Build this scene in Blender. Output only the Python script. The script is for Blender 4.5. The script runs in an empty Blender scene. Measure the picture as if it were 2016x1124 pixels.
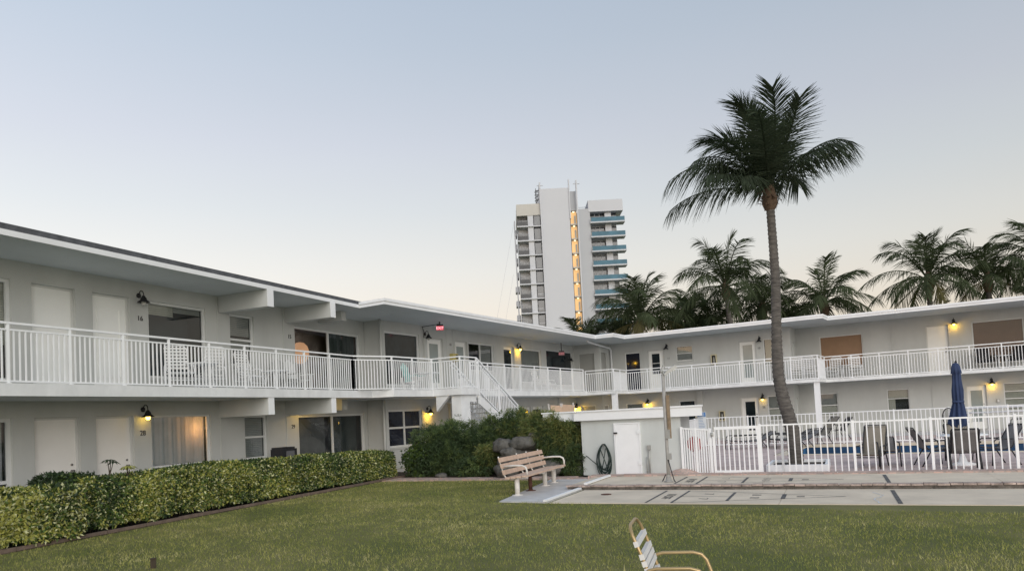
import bpy, math, random
import numpy as np
from mathutils import Vector, Matrix, noise as mnoise

random.seed(7)
rng = np.random.default_rng(11)
scene = bpy.context.scene
COL = scene.collection
R_ = math.radians

# ------------------------------------------------------------------ camera
cam_d = bpy.data.cameras.new('camera')
cam_d.sensor_width = 36.0
cam_d.lens = 25.0
cam_d.shift_y = (756 - 562) / 2016
cam_d.clip_start = 0.1
cam_d.clip_end = 3000
cam = bpy.data.objects.new('camera', cam_d)
COL.objects.link(cam)


def cam_axes():
    pitch, roll, yb = .0434605, -.0510548, .528428
    F = Vector((0, math.cos(pitch), math.sin(pitch)))
    R = Vector((1, 0, 0))
    U = R.cross(F)
    c, s = math.cos(roll), math.sin(roll)
    R2 = R * c + U * s
    U2 = U * c - R * s
    M = Matrix.Rotation(yb, 3, 'Z')
    return M @ R2, M @ U2, M @ F


CR, CU, CF = cam_axes()
m = Matrix.Identity(4)
for i in range(3):
    m[i][0] = CR[i]; m[i][1] = CU[i]; m[i][2] = -CF[i]
m.translation = Vector((0, 0, 1.75))
cam.matrix_world = m
scene.camera = cam
HR = Vector((.8636, .5041, 0))      # horizontal right of the view
HF = Vector((-.5041, .8636, 0))     # horizontal forward

# ------------------------------------------------------------------ world, sun, exposure
SUN_EL, SUN_AZ = 16.0, -62.0        # azimuth of the travel of the light, see below
world = bpy.data.worlds.new('World')
scene.world = world
world.use_nodes = True
wn = world.node_tree
wn.nodes.clear()


def lin(r, g, b):
    f = lambda c: (c / 255 / 12.92) if c / 255 < .04045 else ((c / 255 + .055) / 1.055) ** 2.4
    return (f(r), f(g), f(b), 1)


out = wn.nodes.new('ShaderNodeOutputWorld')
tc = wn.nodes.new('ShaderNodeTexCoord')
sx = wn.nodes.new('ShaderNodeSeparateXYZ')
wn.links.new(tc.outputs['Generated'], sx.inputs[0])
ramp = wn.nodes.new('ShaderNodeValToRGB')
wn.links.new(sx.outputs['Z'], ramp.inputs[0])
cr = ramp.color_ramp
stops = [(0.0, (246, 228, 210)), (.06, (246, 232, 214)), (.13, (245, 235, 223)), (.20, (235, 233, 229)),
         (.28, (219, 223, 227)), (.36, (207, 212, 223)), (.47, (189, 200, 215)), (.62, (170, 186, 207)), (1.0, (145, 163, 190))]
while len(cr.elements) < len(stops):
    cr.elements.new(0.5)
for e, (p, c) in zip(cr.elements, stops):
    e.position = p
    e.color = lin(*c)
# a faint uneven veil of haze so the gradient is not perfectly banded
nz = wn.nodes.new('ShaderNodeTexNoise'); nz.inputs['Scale'].default_value = 1.6; nz.inputs['Detail'].default_value = 3
mpn = wn.nodes.new('ShaderNodeMapping'); mpn.inputs['Scale'].default_value = (1, 1, 4)
wn.links.new(tc.outputs['Generated'], mpn.inputs[0]); wn.links.new(mpn.outputs[0], nz.inputs[0])
mr = wn.nodes.new('ShaderNodeMapRange'); mr.inputs[3].default_value = .97; mr.inputs[4].default_value = 1.03
wn.links.new(nz.outputs[0], mr.inputs[0])
mx = wn.nodes.new('ShaderNodeVectorMath'); mx.operation = 'SCALE'
dp = wn.nodes.new('ShaderNodeVectorMath'); dp.operation = 'DOT_PRODUCT'; dp.inputs[1].default_value = (.8636, .5041, 0)
wn.links.new(tc.outputs['Generated'], dp.inputs[0])
az = wn.nodes.new('ShaderNodeMapRange'); az.inputs[1].default_value = -1; az.inputs[2].default_value = 1
az.inputs[3].default_value = 1.22; az.inputs[4].default_value = .66
wn.links.new(dp.outputs['Value'], az.inputs[0])
mm = wn.nodes.new('ShaderNodeMath'); mm.operation = 'MULTIPLY'
wn.links.new(mr.outputs[0], mm.inputs[0]); wn.links.new(az.outputs[0], mm.inputs[1])
wn.links.new(ramp.outputs[0], mx.inputs[0]); wn.links.new(mm.outputs[0], mx.inputs['Scale'])
bg1 = wn.nodes.new('ShaderNodeBackground'); bg1.inputs[1].default_value = 1.0
wn.links.new(mx.outputs[0], bg1.inputs[0])
sky = wn.nodes.new('ShaderNodeTexSky')
sky.sky_type = 'NISHITA'; sky.sun_disc = False
sky.sun_elevation = R_(1.5); sky.sun_rotation = R_(200); sky.air_density = 1.0; sky.dust_density = 2.0
bg2 = wn.nodes.new('ShaderNodeBackground'); bg2.inputs[1].default_value = .05
wn.links.new(sky.outputs[0], bg2.inputs[0])
ad = wn.nodes.new('ShaderNodeAddShader')
wn.links.new(bg1.outputs[0], ad.inputs[0]); wn.links.new(bg2.outputs[0], ad.inputs[1])
wn.links.new(ad.outputs[0], out.inputs[0])

sd = bpy.data.lights.new('sun', 'SUN')
sd.energy = 2.1; sd.angle = R_(55); sd.color = (1.0, .95, .88)
so = bpy.data.objects.new('sun', sd); COL.objects.link(so)
sdir = Vector((-.70, .70, -.42))
so.rotation_euler = sdir.to_track_quat('-Z', 'Y').to_euler()
scene.view_settings.view_transform = 'Standard'
scene.view_settings.look = 'None'
scene.view_settings.exposure = 0.0
scene.view_settings.gamma = 1
try:
    scene.cycles.max_bounces = 6
    scene.cycles.transparent_max_bounces = 16
except Exception:
    pass


# ------------------------------------------------------------------ materials
def mat(name, col, rough=.7, nscale=0, namt=0, bump=0, bscale=40, metal=0, spec=.5, emit=None, estr=0, streak=0, coat=0):
    M = bpy.data.materials.new(name)
    M.use_nodes = True
    nt = M.node_tree
    b = nt.nodes['Principled BSDF']
    b.inputs['Base Color'].default_value = (*col, 1)
    b.inputs['Roughness'].default_value = rough
    b.inputs['Metallic'].default_value = metal
    b.inputs['Specular IOR Level'].default_value = spec
    if coat:
        b.inputs['Coat Weight'].default_value = coat
    t = nt.nodes.new('ShaderNodeTexCoord')
    if nscale:
        n = nt.nodes.new('ShaderNodeTexNoise'); n.inputs['Scale'].default_value = nscale; n.inputs['Detail'].default_value = 6
        n.inputs['Roughness'].default_value = .6
        if streak:
            mp = nt.nodes.new('ShaderNodeMapping'); mp.inputs['Scale'].default_value = (1, 1, streak)
            nt.links.new(t.outputs['Object'], mp.inputs[0]); nt.links.new(mp.outputs[0], n.inputs['Vector'])
        else:
            nt.links.new(t.outputs['Object'], n.inputs['Vector'])
        r = nt.nodes.new('ShaderNodeMapRange')
        r.inputs[1].default_value = .3; r.inputs[2].default_value = .7
        r.inputs[3].default_value = 1 - namt; r.inputs[4].default_value = 1 + namt
        nt.links.new(n.outputs[0], r.inputs[0])
        v = nt.nodes.new('ShaderNodeVectorMath'); v.operation = 'SCALE'
        v.inputs[0].default_value = col
        nt.links.new(r.outputs[0], v.inputs['Scale'])
        nt.links.new(v.outputs[0], b.inputs['Base Color'])
    if bump:
        n2 = nt.nodes.new('ShaderNodeTexNoise'); n2.inputs['Scale'].default_value = bscale; n2.inputs['Detail'].default_value = 4
        nt.links.new(t.outputs['Object'], n2.inputs['Vector'])
        bp = nt.nodes.new('ShaderNodeBump'); bp.inputs['Strength'].default_value = bump; bp.inputs['Distance'].default_value = .02
        nt.links.new(n2.outputs[0], bp.inputs['Height']); nt.links.new(bp.outputs[0], b.inputs['Normal'])
    if emit:
        b.inputs['Emission Color'].default_value = (*emit, 1)
        b.inputs['Emission Strength'].default_value = estr
    return M


def leafmat(name, col, rough=.5, trans=.25, var=.35, scale=3.0, spec=.3):
    M = mat(name, col, rough, scale, var, spec=spec)
    nt = M.node_tree
    b = nt.nodes['Principled BSDF']
    o = nt.nodes['Material Output']
    tr = nt.nodes.new('ShaderNodeBsdfTranslucent'); tr.inputs[0].default_value = (col[0] * 1.3, col[1] * 1.5, col[2], 1)
    ms = nt.nodes.new('ShaderNodeMixShader'); ms.inputs[0].default_value = trans
    nt.links.new(b.outputs[0], ms.inputs[1]); nt.links.new(tr.outputs[0], ms.inputs[2])
    nt.links.new(ms.outputs[0], o.inputs[0])
    return M


def glassmat(name, tint=(.9, .95, .95), refl=.12):
    M = bpy.data.materials.new(name); M.use_nodes = True
    nt = M.node_tree; nt.nodes.clear()
    o = nt.nodes.new('ShaderNodeOutputMaterial')
    tr = nt.nodes.new('ShaderNodeBsdfTransparent'); tr.inputs[0].default_value = (*tint, 1)
    g = nt.nodes.new('ShaderNodeBsdfGlossy'); g.inputs['Roughness'].default_value = .02
    fr = nt.nodes.new('ShaderNodeFresnel'); fr.inputs[0].default_value = 1.38
    ma = nt.nodes.new('ShaderNodeMath'); ma.operation = 'ADD'; ma.inputs[1].default_value = refl; ma.use_clamp = True
    ms = nt.nodes.new('ShaderNodeMixShader')
    nt.links.new(fr.outputs[0], ma.inputs[0]); nt.links.new(ma.outputs[0], ms.inputs[0])
    nt.links.new(tr.outputs[0], ms.inputs[1]); nt.links.new(g.outputs[0], ms.inputs[2])
    nt.links.new(ms.outputs[0], o.inputs[0])
    return M


def brickmat(name, c1, c2, mortar, scale, bw=.5, rh=.25, rot=0.0, msize=.02, bump=.4):
    M = mat(name, c1, .85)
    nt = M.node_tree; b = nt.nodes['Principled BSDF']
    t = nt.nodes.new('ShaderNodeTexCoord'); mp = nt.nodes.new('ShaderNodeMapping')
    mp.inputs['Rotation'].default_value = (0, 0, rot)
    br = nt.nodes.new('ShaderNodeTexBrick')
    br.inputs['Color1'].default_value = (*c1, 1); br.inputs['Color2'].default_value = (*c2, 1); br.inputs['Mortar'].default_value = (*mortar, 1)
    br.inputs['Scale'].default_value = scale; br.inputs['Mortar Size'].default_value = msize
    br.inputs['Brick Width'].default_value = bw; br.inputs['Row Height'].default_value = rh; br.inputs['Bias'].default_value = 0
    nt.links.new(t.outputs['Object'], mp.inputs[0]); nt.links.new(mp.outputs[0], br.inputs[0])
    n = nt.nodes.new('ShaderNodeTexNoise'); n.inputs['Scale'].default_value = 1.7; n.inputs['Detail'].default_value = 8
    nt.links.new(t.outputs['Object'], n.inputs[0])
    r = nt.nodes.new('ShaderNodeMapRange'); r.inputs[1].default_value = .3; r.inputs[2].default_value = .7; r.inputs[3].default_value = .75; r.inputs[4].default_value = 1.2
    nt.links.new(n.outputs[0], r.inputs[0])
    v = nt.nodes.new('ShaderNodeVectorMath'); v.operation = 'SCALE'
    nt.links.new(br.outputs[0], v.inputs[0]); nt.links.new(r.outputs[0], v.inputs['Scale'])
    nt.links.new(v.outputs[0], b.inputs['Base Color'])
    bp = nt.nodes.new('ShaderNodeBump'); bp.inputs['Strength'].default_value = bump; bp.inputs['Distance'].default_value = .01
    nt.links.new(br.outputs['Fac'], bp.inputs['Height']); bp.invert = True
    nt.links.new(bp.outputs[0], b.inputs['Normal'])
    return M


MT = dict(
    wall=mat('wall_paint', (.535, .542, .522), .85, .8, .085, .25, 90, streak=.35),
    shedw=mat('shed_wall_paint', (.58, .605, .59), .85, 1.1, .09, .3, 60, streak=.5),
    soffit=mat('soffit_paint', (.60, .635, .65), .8, .8, .05, .1, 60),
    trim=mat('white_trim', (.86, .87, .88), .55, 1.2, .06, .06, 30, streak=.25),
    slab=mat('slab_edge', (.78, .79, .79), .7, 2.2, .11, .2, 30, streak=.6),
    roofd=mat('roof_gravel_stop', (.10, .105, .115), .8, 6, .3),
    roof=mat('roof_membrane', (.4, .4, .4), .9, 2, .2),
    white=mat('white_metal', (.88, .89, .90), .4, 3, .04),
    frame=mat('window_frame', (.70, .71, .70), .5, 4, .05),
    door=mat('door_paint', (.88, .88, .85), .5, 1.3, .035),
    doorf=mat('door_frame_shadowed', (.66, .66, .64), .5, 2, .05),  # white frames darkened to stand in for the shadow line round the door
    doorp=mat('door_paint_lower', (.88, .85, .81), .5, 1.3, .04),
    dgrey=mat('door_grey', (.36, .36, .34), .6, 2, .05),
    glassd=mat('dark_glass', (.018, .026, .031), .05, 1.5, .5, spec=.35),
    glassn=mat('navy_glass', (.014, .018, .032), .06, 1.5, .5, spec=.4),
    glassg=mat('frosted_glass', (.30, .34, .33), .12, 1.5, .08, spec=.7),
    glass=glassmat('clear_glass', (.92, .97, .98), .05),
    blind=mat('blind', (.34, .34, .32), .7, 3, .06),
    blindc=mat('cream_blind', (.52, .50, .43), .7, 3, .05),
    sunset_pane=mat('painted_sunset_pane', (.30, .185, .11), .7, 2, .08),  # orange sunset reflection put into the pane's own colour
    wood=mat('brown_blind', (.11, .052, .035), .6, 3, .15),
    curtain=mat('curtain', (.86, .85, .84), .9, 4, .06),
    roomb=mat('brown_room', (.20, .155, .14), .9, 2, .15),
    darkc=mat('dark_curtain', (.055, .07, .07), .9, 3, .2),
    midc=mat('dim_blind', (.13, .13, .125), .8, 3, .2),
    room=mat('dim_room', (.05, .066, .076), .9, 2, .15),
    black=mat('black_metal', (.016, .016, .019), .45, 8, .2),
    knob=mat('knob_metal', (.22, .21, .20), .3, metal=.9),
    steel=mat('galvanised', (.38, .38, .36), .5, 5, .12, metal=.3),
    bulb=mat('lit_bulb', (1, .7, .25), .4, emit=(1, .66, .10), estr=10),
    bulbo=mat('unlit_bulb', (.45, .44, .40), .3),
    exitr=mat('reflected_exit_letters', (.6, .25, .27), .5, emit=(1, .3, .34), estr=.35),
    exitp=mat('exit_housing', (.55, .10, .12), .5, emit=(1, .10, .14), estr=.35),
    exitd=mat('reflected_exit_housing', (.30, .14, .15), .5),
    exitw=mat('exit_letters', (1, .55, .6), .5, emit=(1, .45, .52), estr=1.6),
    cream=mat('cream_plastic', (.62, .56, .38), .6, 3, .05),
    ink=mat('dark_lettering', (.055, .052, .05), .6),
    inkb=mat('court_paint', (.10, .10, .10), .85, 14, .6),
    concrete=mat('court_concrete', (.66, .57, .45), .85, 1.3, .13, .3, 60),
    pad=mat('pad_concrete', (.55, .535, .52), .85, 2.2, .17, .35, 50, streak=1),
    soil=mat('soil', (.045, .033, .022), .95, 9, .4, .8, 30),
    edging=mat('edging', (.16, .115, .09), .9, 6, .25, .5, 30),
    bark=mat('palm_bark', (.105, .095, .085), .9, 5, .5, 1.0, 22, streak=4.5),
    barkb=mat('palm_fibre', (.11, .07, .045), .95, 14, .4, .9, 30),
    rock=mat('rock', (.10, .095, .085), .95, 5, .55, 1.0, 14),
    twig=mat('twig', (.06, .045, .03), .9, 8, .3),
    plank=mat('bench_plank', (.58, .42, .32), .65, 7, .14, .25, 40, streak=.3),
    rust=mat('rusty_leg', (.09, .038, .025), .85, 12, .5, .5, 30),
    bwhite=mat('bench_paint', (.70, .66, .61), .5, 9, .1),
    gold=mat('gold_tube', (.50, .36, .18), .32, 5, .1, metal=.55),
    strap=mat('white_strap', (.76, .75, .73), .5, 6, .05),
    navy=mat('umbrella_cloth', (.030, .050, .118), .85, 4, .2, .2, 60),
    slingb=mat('beige_sling', (.25, .22, .175), .8, 30, .12),
    slingg=mat('grey_sling', (.20, .19, .185), .8, 30, .12),
    teal=mat('teal_plastic', (.16, .48, .45), .5, 3, .1),
    pool=mat('pool_tile', (.020, .085, .20), .25, 3, .35),
    peach=mat('peach_sling', (.66, .47, .33), .7, 6, .07),
    hose=mat('hose', (.012, .03, .026), .45, 20, .3),
    yellow=mat('yellow_box', (.55, .46, .16), .6, 3, .1),
    pole=mat('light_pole', (.36, .345, .32), .6, 8, .15),
    oldwood=mat('old_wood', (.27, .20, .13), .85, 10, .3),
    tw=mat('tower_white', (.58, .59, .62), .8, .12, .03),
    twg=mat('tower_grey', (.47, .48, .50), .8, .12, .03),
    twt=mat('tower_tan', (.54, .52, .48), .8, .3, .06),
    tglass=mat('tower_window', (.06, .065, .075), .1, .8, .4, spec=.8),
    tblue=mat('balcony_glass', (.055, .15, .21), .35, .6, .25, spec=.25),
    tdark=mat('tower_recess', (.12, .12, .125), .8, .5, .2),
    tlit=mat('lit_corridor', (.8, .5, .2), .8, .4, .2, emit=(1, .64, .34), estr=.36),
    tlamp=mat('corridor_lamp', (1, .9, .7), .5, emit=(1, .82, .5), estr=1.6),
    warm=mat('warm_lamp', (.6, .42, .28), .6, emit=(1, .48, .24), estr=.42),
    signb=mat('sign_blue', (.07, .19, .42), .6, 5, .05),
    signw=mat('sign_white', (.62, .65, .68), .6, 5, .05),
    red=mat('red_paint', (.50, .05, .05), .5, 5, .1),
    dred=mat('dark_red_metal', (.28, .02, .02), .4),
)
MT['brick'] = brickmat('brick_paver', (.50, .32, .265), (.56, .41, .35), (.38, .31, .27), 1.0, .21, .105, rot=.1)
MT['tiles'] = brickmat('pool_wall_tile', (.022, .13, .32), (.035, .18, .38), (.015, .06, .14), 1.0, .3, .3, msize=.03)
MT['kerbb'] = mat('kerb_brick', (.40, .32, .28), .95, 6.5, .45, .8, 25)
MT['kerbd'] = mat('kerb_dark_face', (.13, .115, .10), .95, 5.5, .6, .9, 30)  # darker, strongly mottled face below the kerb bricks
MT['brick2'] = brickmat('old_brick', (.26, .195, .165), (.34, .275, .24), (.15, .125, .11), 1.0, .21, .105, rot=.1)
MT['brick3'] = brickmat('pale_paver', (.56, .43, .40), (.62, .50, .465), (.48, .40, .37), 1.0, .30, .15, rot=.1, msize=.012)
MT['leafd'] = leafmat('palm_leaf', (.050, .066, .042), .7, .22, .3, 3.0, .15)
MT['leafp'] = leafmat('far_palm_leaf', (.064, .080, .042), .85, .25, .4, .6, .05)
MT['leafy'] = leafmat('dry_palm_leaf', (.12, .105, .04), .7, .25, .35, .8)
MT['hy'] = leafmat('hedge_yellow', (.37, .365, .09), .4, .2, .3)
MT['hc'] = leafmat('hedge_cream', (.56, .56, .31), .4, .15, .25)
MT['hg'] = leafmat('hedge_green', (.10, .15, .035), .4, .2, .35)
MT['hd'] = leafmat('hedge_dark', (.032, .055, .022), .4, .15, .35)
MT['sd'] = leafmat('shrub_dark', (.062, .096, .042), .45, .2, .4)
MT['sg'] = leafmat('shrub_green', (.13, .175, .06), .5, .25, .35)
MT['so'] = leafmat('shrub_olive', (.22, .225, .075), .5, .25, .3)
MT['g1'] = leafmat('grass_green', (.215, .24, .066), .8, .25, .3, 1.2, .05)
MT['g2'] = leafmat('grass_olive', (.43, .405, .135), .8, .25, .3, 1.2, .05)
MT['g3'] = leafmat('grass_straw', (.60, .54, .28), .8, .2, .25, 1.2, .05)


def lawn_material():
    M = mat('lawn_ground', (.1, .13, .03), .95)
    nt = M.node_tree; b = nt.nodes['Principled BSDF']
    t = nt.nodes.new('ShaderNodeTexCoord')
    n1 = nt.nodes.new('ShaderNodeTexNoise'); n1.inputs['Scale'].default_value = .55; n1.inputs['Detail'].default_value = 5
    n2 = nt.nodes.new('ShaderNodeTexNoise'); n2.inputs['Scale'].default_value = 38; n2.inputs['Detail'].default_value = 5; n2.inputs['Roughness'].default_value = .75
    nt.links.new(t.outputs['Object'], n1.inputs[0]); nt.links.new(t.outputs['Object'], n2.inputs[0])
    r1 = nt.nodes.new('ShaderNodeValToRGB')
    r1.color_ramp.elements[0].position = .38; r1.color_ramp.elements[0].color = (.10, .115, .028, 1)
    r1.color_ramp.elements[1].position = .66; r1.color_ramp.elements[1].color = (.20, .185, .065, 1)
    nt.links.new(n1.outputs[0], r1.inputs[0])
    r2 = nt.nodes.new('ShaderNodeMapRange'); r2.inputs[1].default_value = .3; r2.inputs[2].default_value = .7; r2.inputs[3].default_value = .45; r2.inputs[4].default_value = 1.3
    nt.links.new(n2.outputs[0], r2.inputs[0])
    v = nt.nodes.new('ShaderNodeVectorMath'); v.operation = 'SCALE'
    nt.links.new(r1.outputs[0], v.inputs[0]); nt.links.new(r2.outputs[0], v.inputs['Scale'])
    nt.links.new(v.outputs[0], b.inputs['Base Color'])
    return M


MT['lawn'] = lawn_material()


def water_material():
    M = mat('pool_water', (.010, .045, .11), .08, spec=.8)
    nt = M.node_tree; b = nt.nodes['Principled BSDF']
    t = nt.nodes.new('ShaderNodeTexCoord')
    n = nt.nodes.new('ShaderNodeTexNoise'); n.inputs['Scale'].default_value = 3.5; n.inputs['Detail'].default_value = 3
    nt.links.new(t.outputs['Object'], n.inputs[0])
    bp = nt.nodes.new('ShaderNodeBump'); bp.inputs['Strength'].default_value = .25; bp.inputs['Distance'].default_value = .05
    nt.links.new(n.outputs[0], bp.inputs['Height']); nt.links.new(bp.outputs[0], b.inputs['Normal'])
    return M


MT['water'] = water_material()
_nt = MT['curtain'].node_tree
_tr = _nt.nodes.new('ShaderNodeBsdfTranslucent'); _tr.inputs[0].default_value = (.8, .78, .75, 1)
_ms = _nt.nodes.new('ShaderNodeMixShader'); _ms.inputs[0].default_value = .35
_nt.links.new(_nt.nodes['Principled BSDF'].outputs[0], _ms.inputs[1]); _nt.links.new(_tr.outputs[0], _ms.inputs[2])
_nt.links.new(_ms.outputs[0], _nt.nodes['Material Output'].inputs[0])


# ------------------------------------------------------------------ mesh helpers
class MB:
    def __init__(s):
        s.v = []; s.f = []; s.m = []; s.sm = []

    def add(s, vs, fs, mi=0, smooth=False):
        o = len(s.v)
        s.v.extend([tuple(v) for v in vs])
        for f in fs:
            s.f.append(tuple(i + o for i in f)); s.m.append(mi); s.sm.append(smooth)
        return s

    def box(s, a, b, mi=0):
        x0, y0, z0 = a; x1, y1, z1 = b
        return s.obox(Vector(((x0 + x1) / 2, (y0 + y1) / 2, (z0 + z1) / 2)), (abs(x1 - x0), abs(y1 - y0), abs(z1 - z0)), mi=mi)

    def obox(s, c, size, ex=(1, 0, 0), ey=(0, 1, 0), ez=(0, 0, 1), mi=0):
        c = Vector(c); ex, ey, ez = Vector(ex), Vector(ey), Vector(ez)
        vs = []
        for k in (-.5, .5):
            for j in (-.5, .5):
                for i in (-.5, .5):
                    vs.append(c + ex * size[0] * i + ey * size[1] * j + ez * size[2] * k)
        return s.add(vs, [(0, 2, 3, 1), (4, 5, 7, 6), (0, 1, 5, 4), (2, 6, 7, 3), (0, 4, 6, 2), (1, 3, 7, 5)], mi)

    def bar(s, p, q, w, h, up=(0, 0, 1), mi=0):
        p, q = Vector(p), Vector(q); d = q - p; L = d.length; d.normalize()
        up = Vector(up)
        if abs(d.dot(up)) > .99: up = Vector((1, 0, 0))
        sd_ = d.cross(up).normalized(); u = sd_.cross(d).normalized()
        return s.obox((p + q) / 2, (L, w, h), d, sd_, u, mi)

    def tube(s, pts, r, n=8, mi=0, cap=True, smooth=True):
        pts = [Vector(p) for p in pts]
        rr = r if isinstance(r, (list, tuple)) else [r] * len(pts)
        vs = []; prev = None
        for i, p in enumerate(pts):
            t = (pts[min(i + 1, len(pts) - 1)] - pts[max(i - 1, 0)]).normalized()
            if prev is None:
                a = Vector((0, 0, 1)) if abs(t.z) < .9 else Vector((1, 0, 0))
                a = (a - t * a.dot(t)).normalized()
            else:
                a = (prev - t * prev.dot(t)).normalized()
            prev = a
            b = t.cross(a)
            for k in range(n):
                an = 2 * math.pi * k / n
                vs.append(p + (a * math.cos(an) + b * math.sin(an)) * rr[i])
        fs = []
        for i in range(len(pts) - 1):
            for k in range(n):
                k2 = (k + 1) % n
                fs.append((i * n + k, i * n + k2, (i + 1) * n + k2, (i + 1) * n + k))
        s.add(vs, fs, mi, smooth)
        if cap:
            o = len(s.v) - len(vs)
            s.f.append(tuple(o + k for k in reversed(range(n)))); s.m.append(mi); s.sm.append(False)
            o2 = o + (len(pts) - 1) * n
            s.f.append(tuple(o2 + k for k in range(n))); s.m.append(mi); s.sm.append(False)
        return s

    def lathe(s, c, prof, n=16, mi=0, axis=(0, 0, 1), smooth=True):
        c = Vector(c); ax = Vector(axis).normalized()
        a = Vector((1, 0, 0)) if abs(ax.x) < .9 else Vector((0, 1, 0))
        a = (a - ax * a.dot(ax)).normalized(); b = ax.cross(a)
        vs = []
        for (r, h) in prof:
            for k in range(n):
                an = 2 * math.pi * k / n
                vs.append(c + ax * h + (a * math.cos(an) + b * math.sin(an)) * r)
        fs = []
        for i in range(len(prof) - 1):
            for k in range(n):
                k2 = (k + 1) % n
                fs.append((i * n + k, i * n + k2, (i + 1) * n + k2, (i + 1) * n + k))
        return s.add(vs, fs, mi, smooth)

    def prism(s, poly, z0, z1, ms=0, mb=None, mt=None):
        n = len(poly)
        s.add([(x, y, z0) for x, y in poly] + [(x, y, z1) for x, y in poly],
              [(i, (i + 1) % n, n + (i + 1) % n, n + i) for i in range(n)], ms)
        o = len(s.v) - 2 * n
        s.f.append(tuple(o + i for i in reversed(range(n)))); s.m.append(ms if mb is None else mb); s.sm.append(False)
        s.f.append(tuple(o + n + i for i in range(n))); s.m.append(ms if mt is None else mt); s.sm.append(False)
        return s

    def build(s, name, mats, parent=None, local=False, tri=False):
        """one mesh object; vertices are world coordinates unless local=True"""
        me = bpy.data.meshes.new(name)
        off = Vector((0, 0, 0))
        p = parent
        if not local:
            while p is not None:
                off += p.location; p = p.parent
        me.from_pydata([tuple(Vector(v) - off) for v in s.v], [], s.f)
        if not isinstance(mats, (list, tuple)): mats = [mats]
        for M in mats: me.materials.append(M)
        me.polygons.foreach_set('material_index', s.m)
        me.polygons.foreach_set('use_smooth', s.sm)
        me.update()
        o = bpy.data.objects.new(name, me)
        COL.objects.link(o)
        o.parent = parent
        return o


def thing(name, label, cat, loc=(0, 0, 0), rz=0, group=None):
    o = bpy.data.objects.new(name, None)
    o.empty_display_size = .2
    COL.objects.link(o)
    o.location = loc; o.rotation_euler = (0, 0, rz)
    o['label'] = label; o['category'] = cat
    if group: o['group'] = group
    return o


def tag(o, label, cat, group=None):
    o['label'] = label; o['category'] = cat
    if group: o['group'] = group
    return o


def struct(o, kind='structure'):
    o['kind'] = kind
    return o


def copy_tree(o, parent=None):
    c = o.copy(); COL.objects.link(c); c.parent = parent
    for ch in [x for x in scene.objects if x.parent == o]:
        copy_tree(ch, c)
    return c


def np_mesh(name, V, nper, mats, mi, parent=None):
    """V: (n*nper, 3) world vertices, one face per nper vertices"""
    n = len(V) // nper
    off = Vector((0, 0, 0)); p = parent
    while p is not None:
        off += p.location; p = p.parent
    V = V - np.array(off)[None]
    me = bpy.data.meshes.new(name)
    me.vertices.add(len(V)); me.vertices.foreach_set('co', V.astype(np.float32).ravel())
    me.loops.add(len(V)); me.loops.foreach_set('vertex_index', np.arange(len(V), dtype=np.int32))
    me.polygons.add(n); me.polygons.foreach_set('loop_start', np.arange(0, len(V), nper, dtype=np.int32))
    try:
        me.polygons.foreach_set('loop_total', np.full(n, nper, dtype=np.int32))
    except Exception:
        pass
    for M in mats: me.materials.append(M)
    me.polygons.foreach_set('material_index', np.asarray(mi, dtype=np.int32))
    me.update(calc_edges=True)
    me.validate()
    o = bpy.data.objects.new(name, me); COL.objects.link(o); o.parent = parent
    return o


def unit(a):
    return a / np.maximum(np.linalg.norm(a, axis=1, keepdims=True), 1e-9)


def leaf_quads(P, N, L, W, rnd=.7, down=0.0):
    """rhombic leaves at P, facing roughly N"""
    n = len(P)
    nn = unit(N + rng.normal(0, rnd, (n, 3)))
    t = unit(np.cross(nn, rng.normal(0, 1, (n, 3))))
    t[:, 2] -= down; t = unit(t)
    b = unit(np.cross(nn, t))
    L = L[:, None]; W = W[:, None]
    V = np.stack([P, P + t * L * .5 + b * W * .5, P + t * L - nn * L * .12, P + t * L * .5 - b * W * .5], 1)
    return V.reshape(-1, 3)


# ------------------------------------------------------------------ frames of the building
SA, CA = .1353, .9908
LD = Vector((-SA, CA, 0)); LN = Vector((CA, SA, 0))


def P3(fr, u, w, z):
    o, d, n = fr
    return Vector(o) + Vector(d) * u + Vector(n) * w + Vector((0, 0, z))


FL = (LN * -14.9, LD, LN)
FM = ((-17, 0, 0), (0, 1, 0), (1, 0, 0))
FR1 = ((0, 37.5, 0), (1, 0, 0), (0, -1, 0))
FR2 = ((0, 39.2, 0), (1, 0, 0), (0, -1, 0))
FK = ((0, 36.1, 0), (1, 0, 0), (0, -1, 0))
FKS = ((-15.4, 0, 0), (0, 1, 0), (1, 0, 0))
FJ = ((-5.75, 0, 0), (0, 1, 0), (1, 0, 0))
FLM = ((0, 19.8, 0), (1, 0, 0), (0, -1, 0))

motel = thing('motel_building', 'two storey pale grey motel wrapped around the lawn and pool with white balcony railings', 'building', (-17, 20, 0))


def fbox(mb, fr, u0, u1, w0, w1, z0, z1, mi=0):
    c = P3(fr, (u0 + u1) / 2, (w0 + w1) / 2, (z0 + z1) / 2)
    return mb.obox(c, (abs(u1 - u0), abs(w1 - w0), abs(z1 - z0)), fr[1], fr[2], (0, 0, 1), mi)


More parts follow.
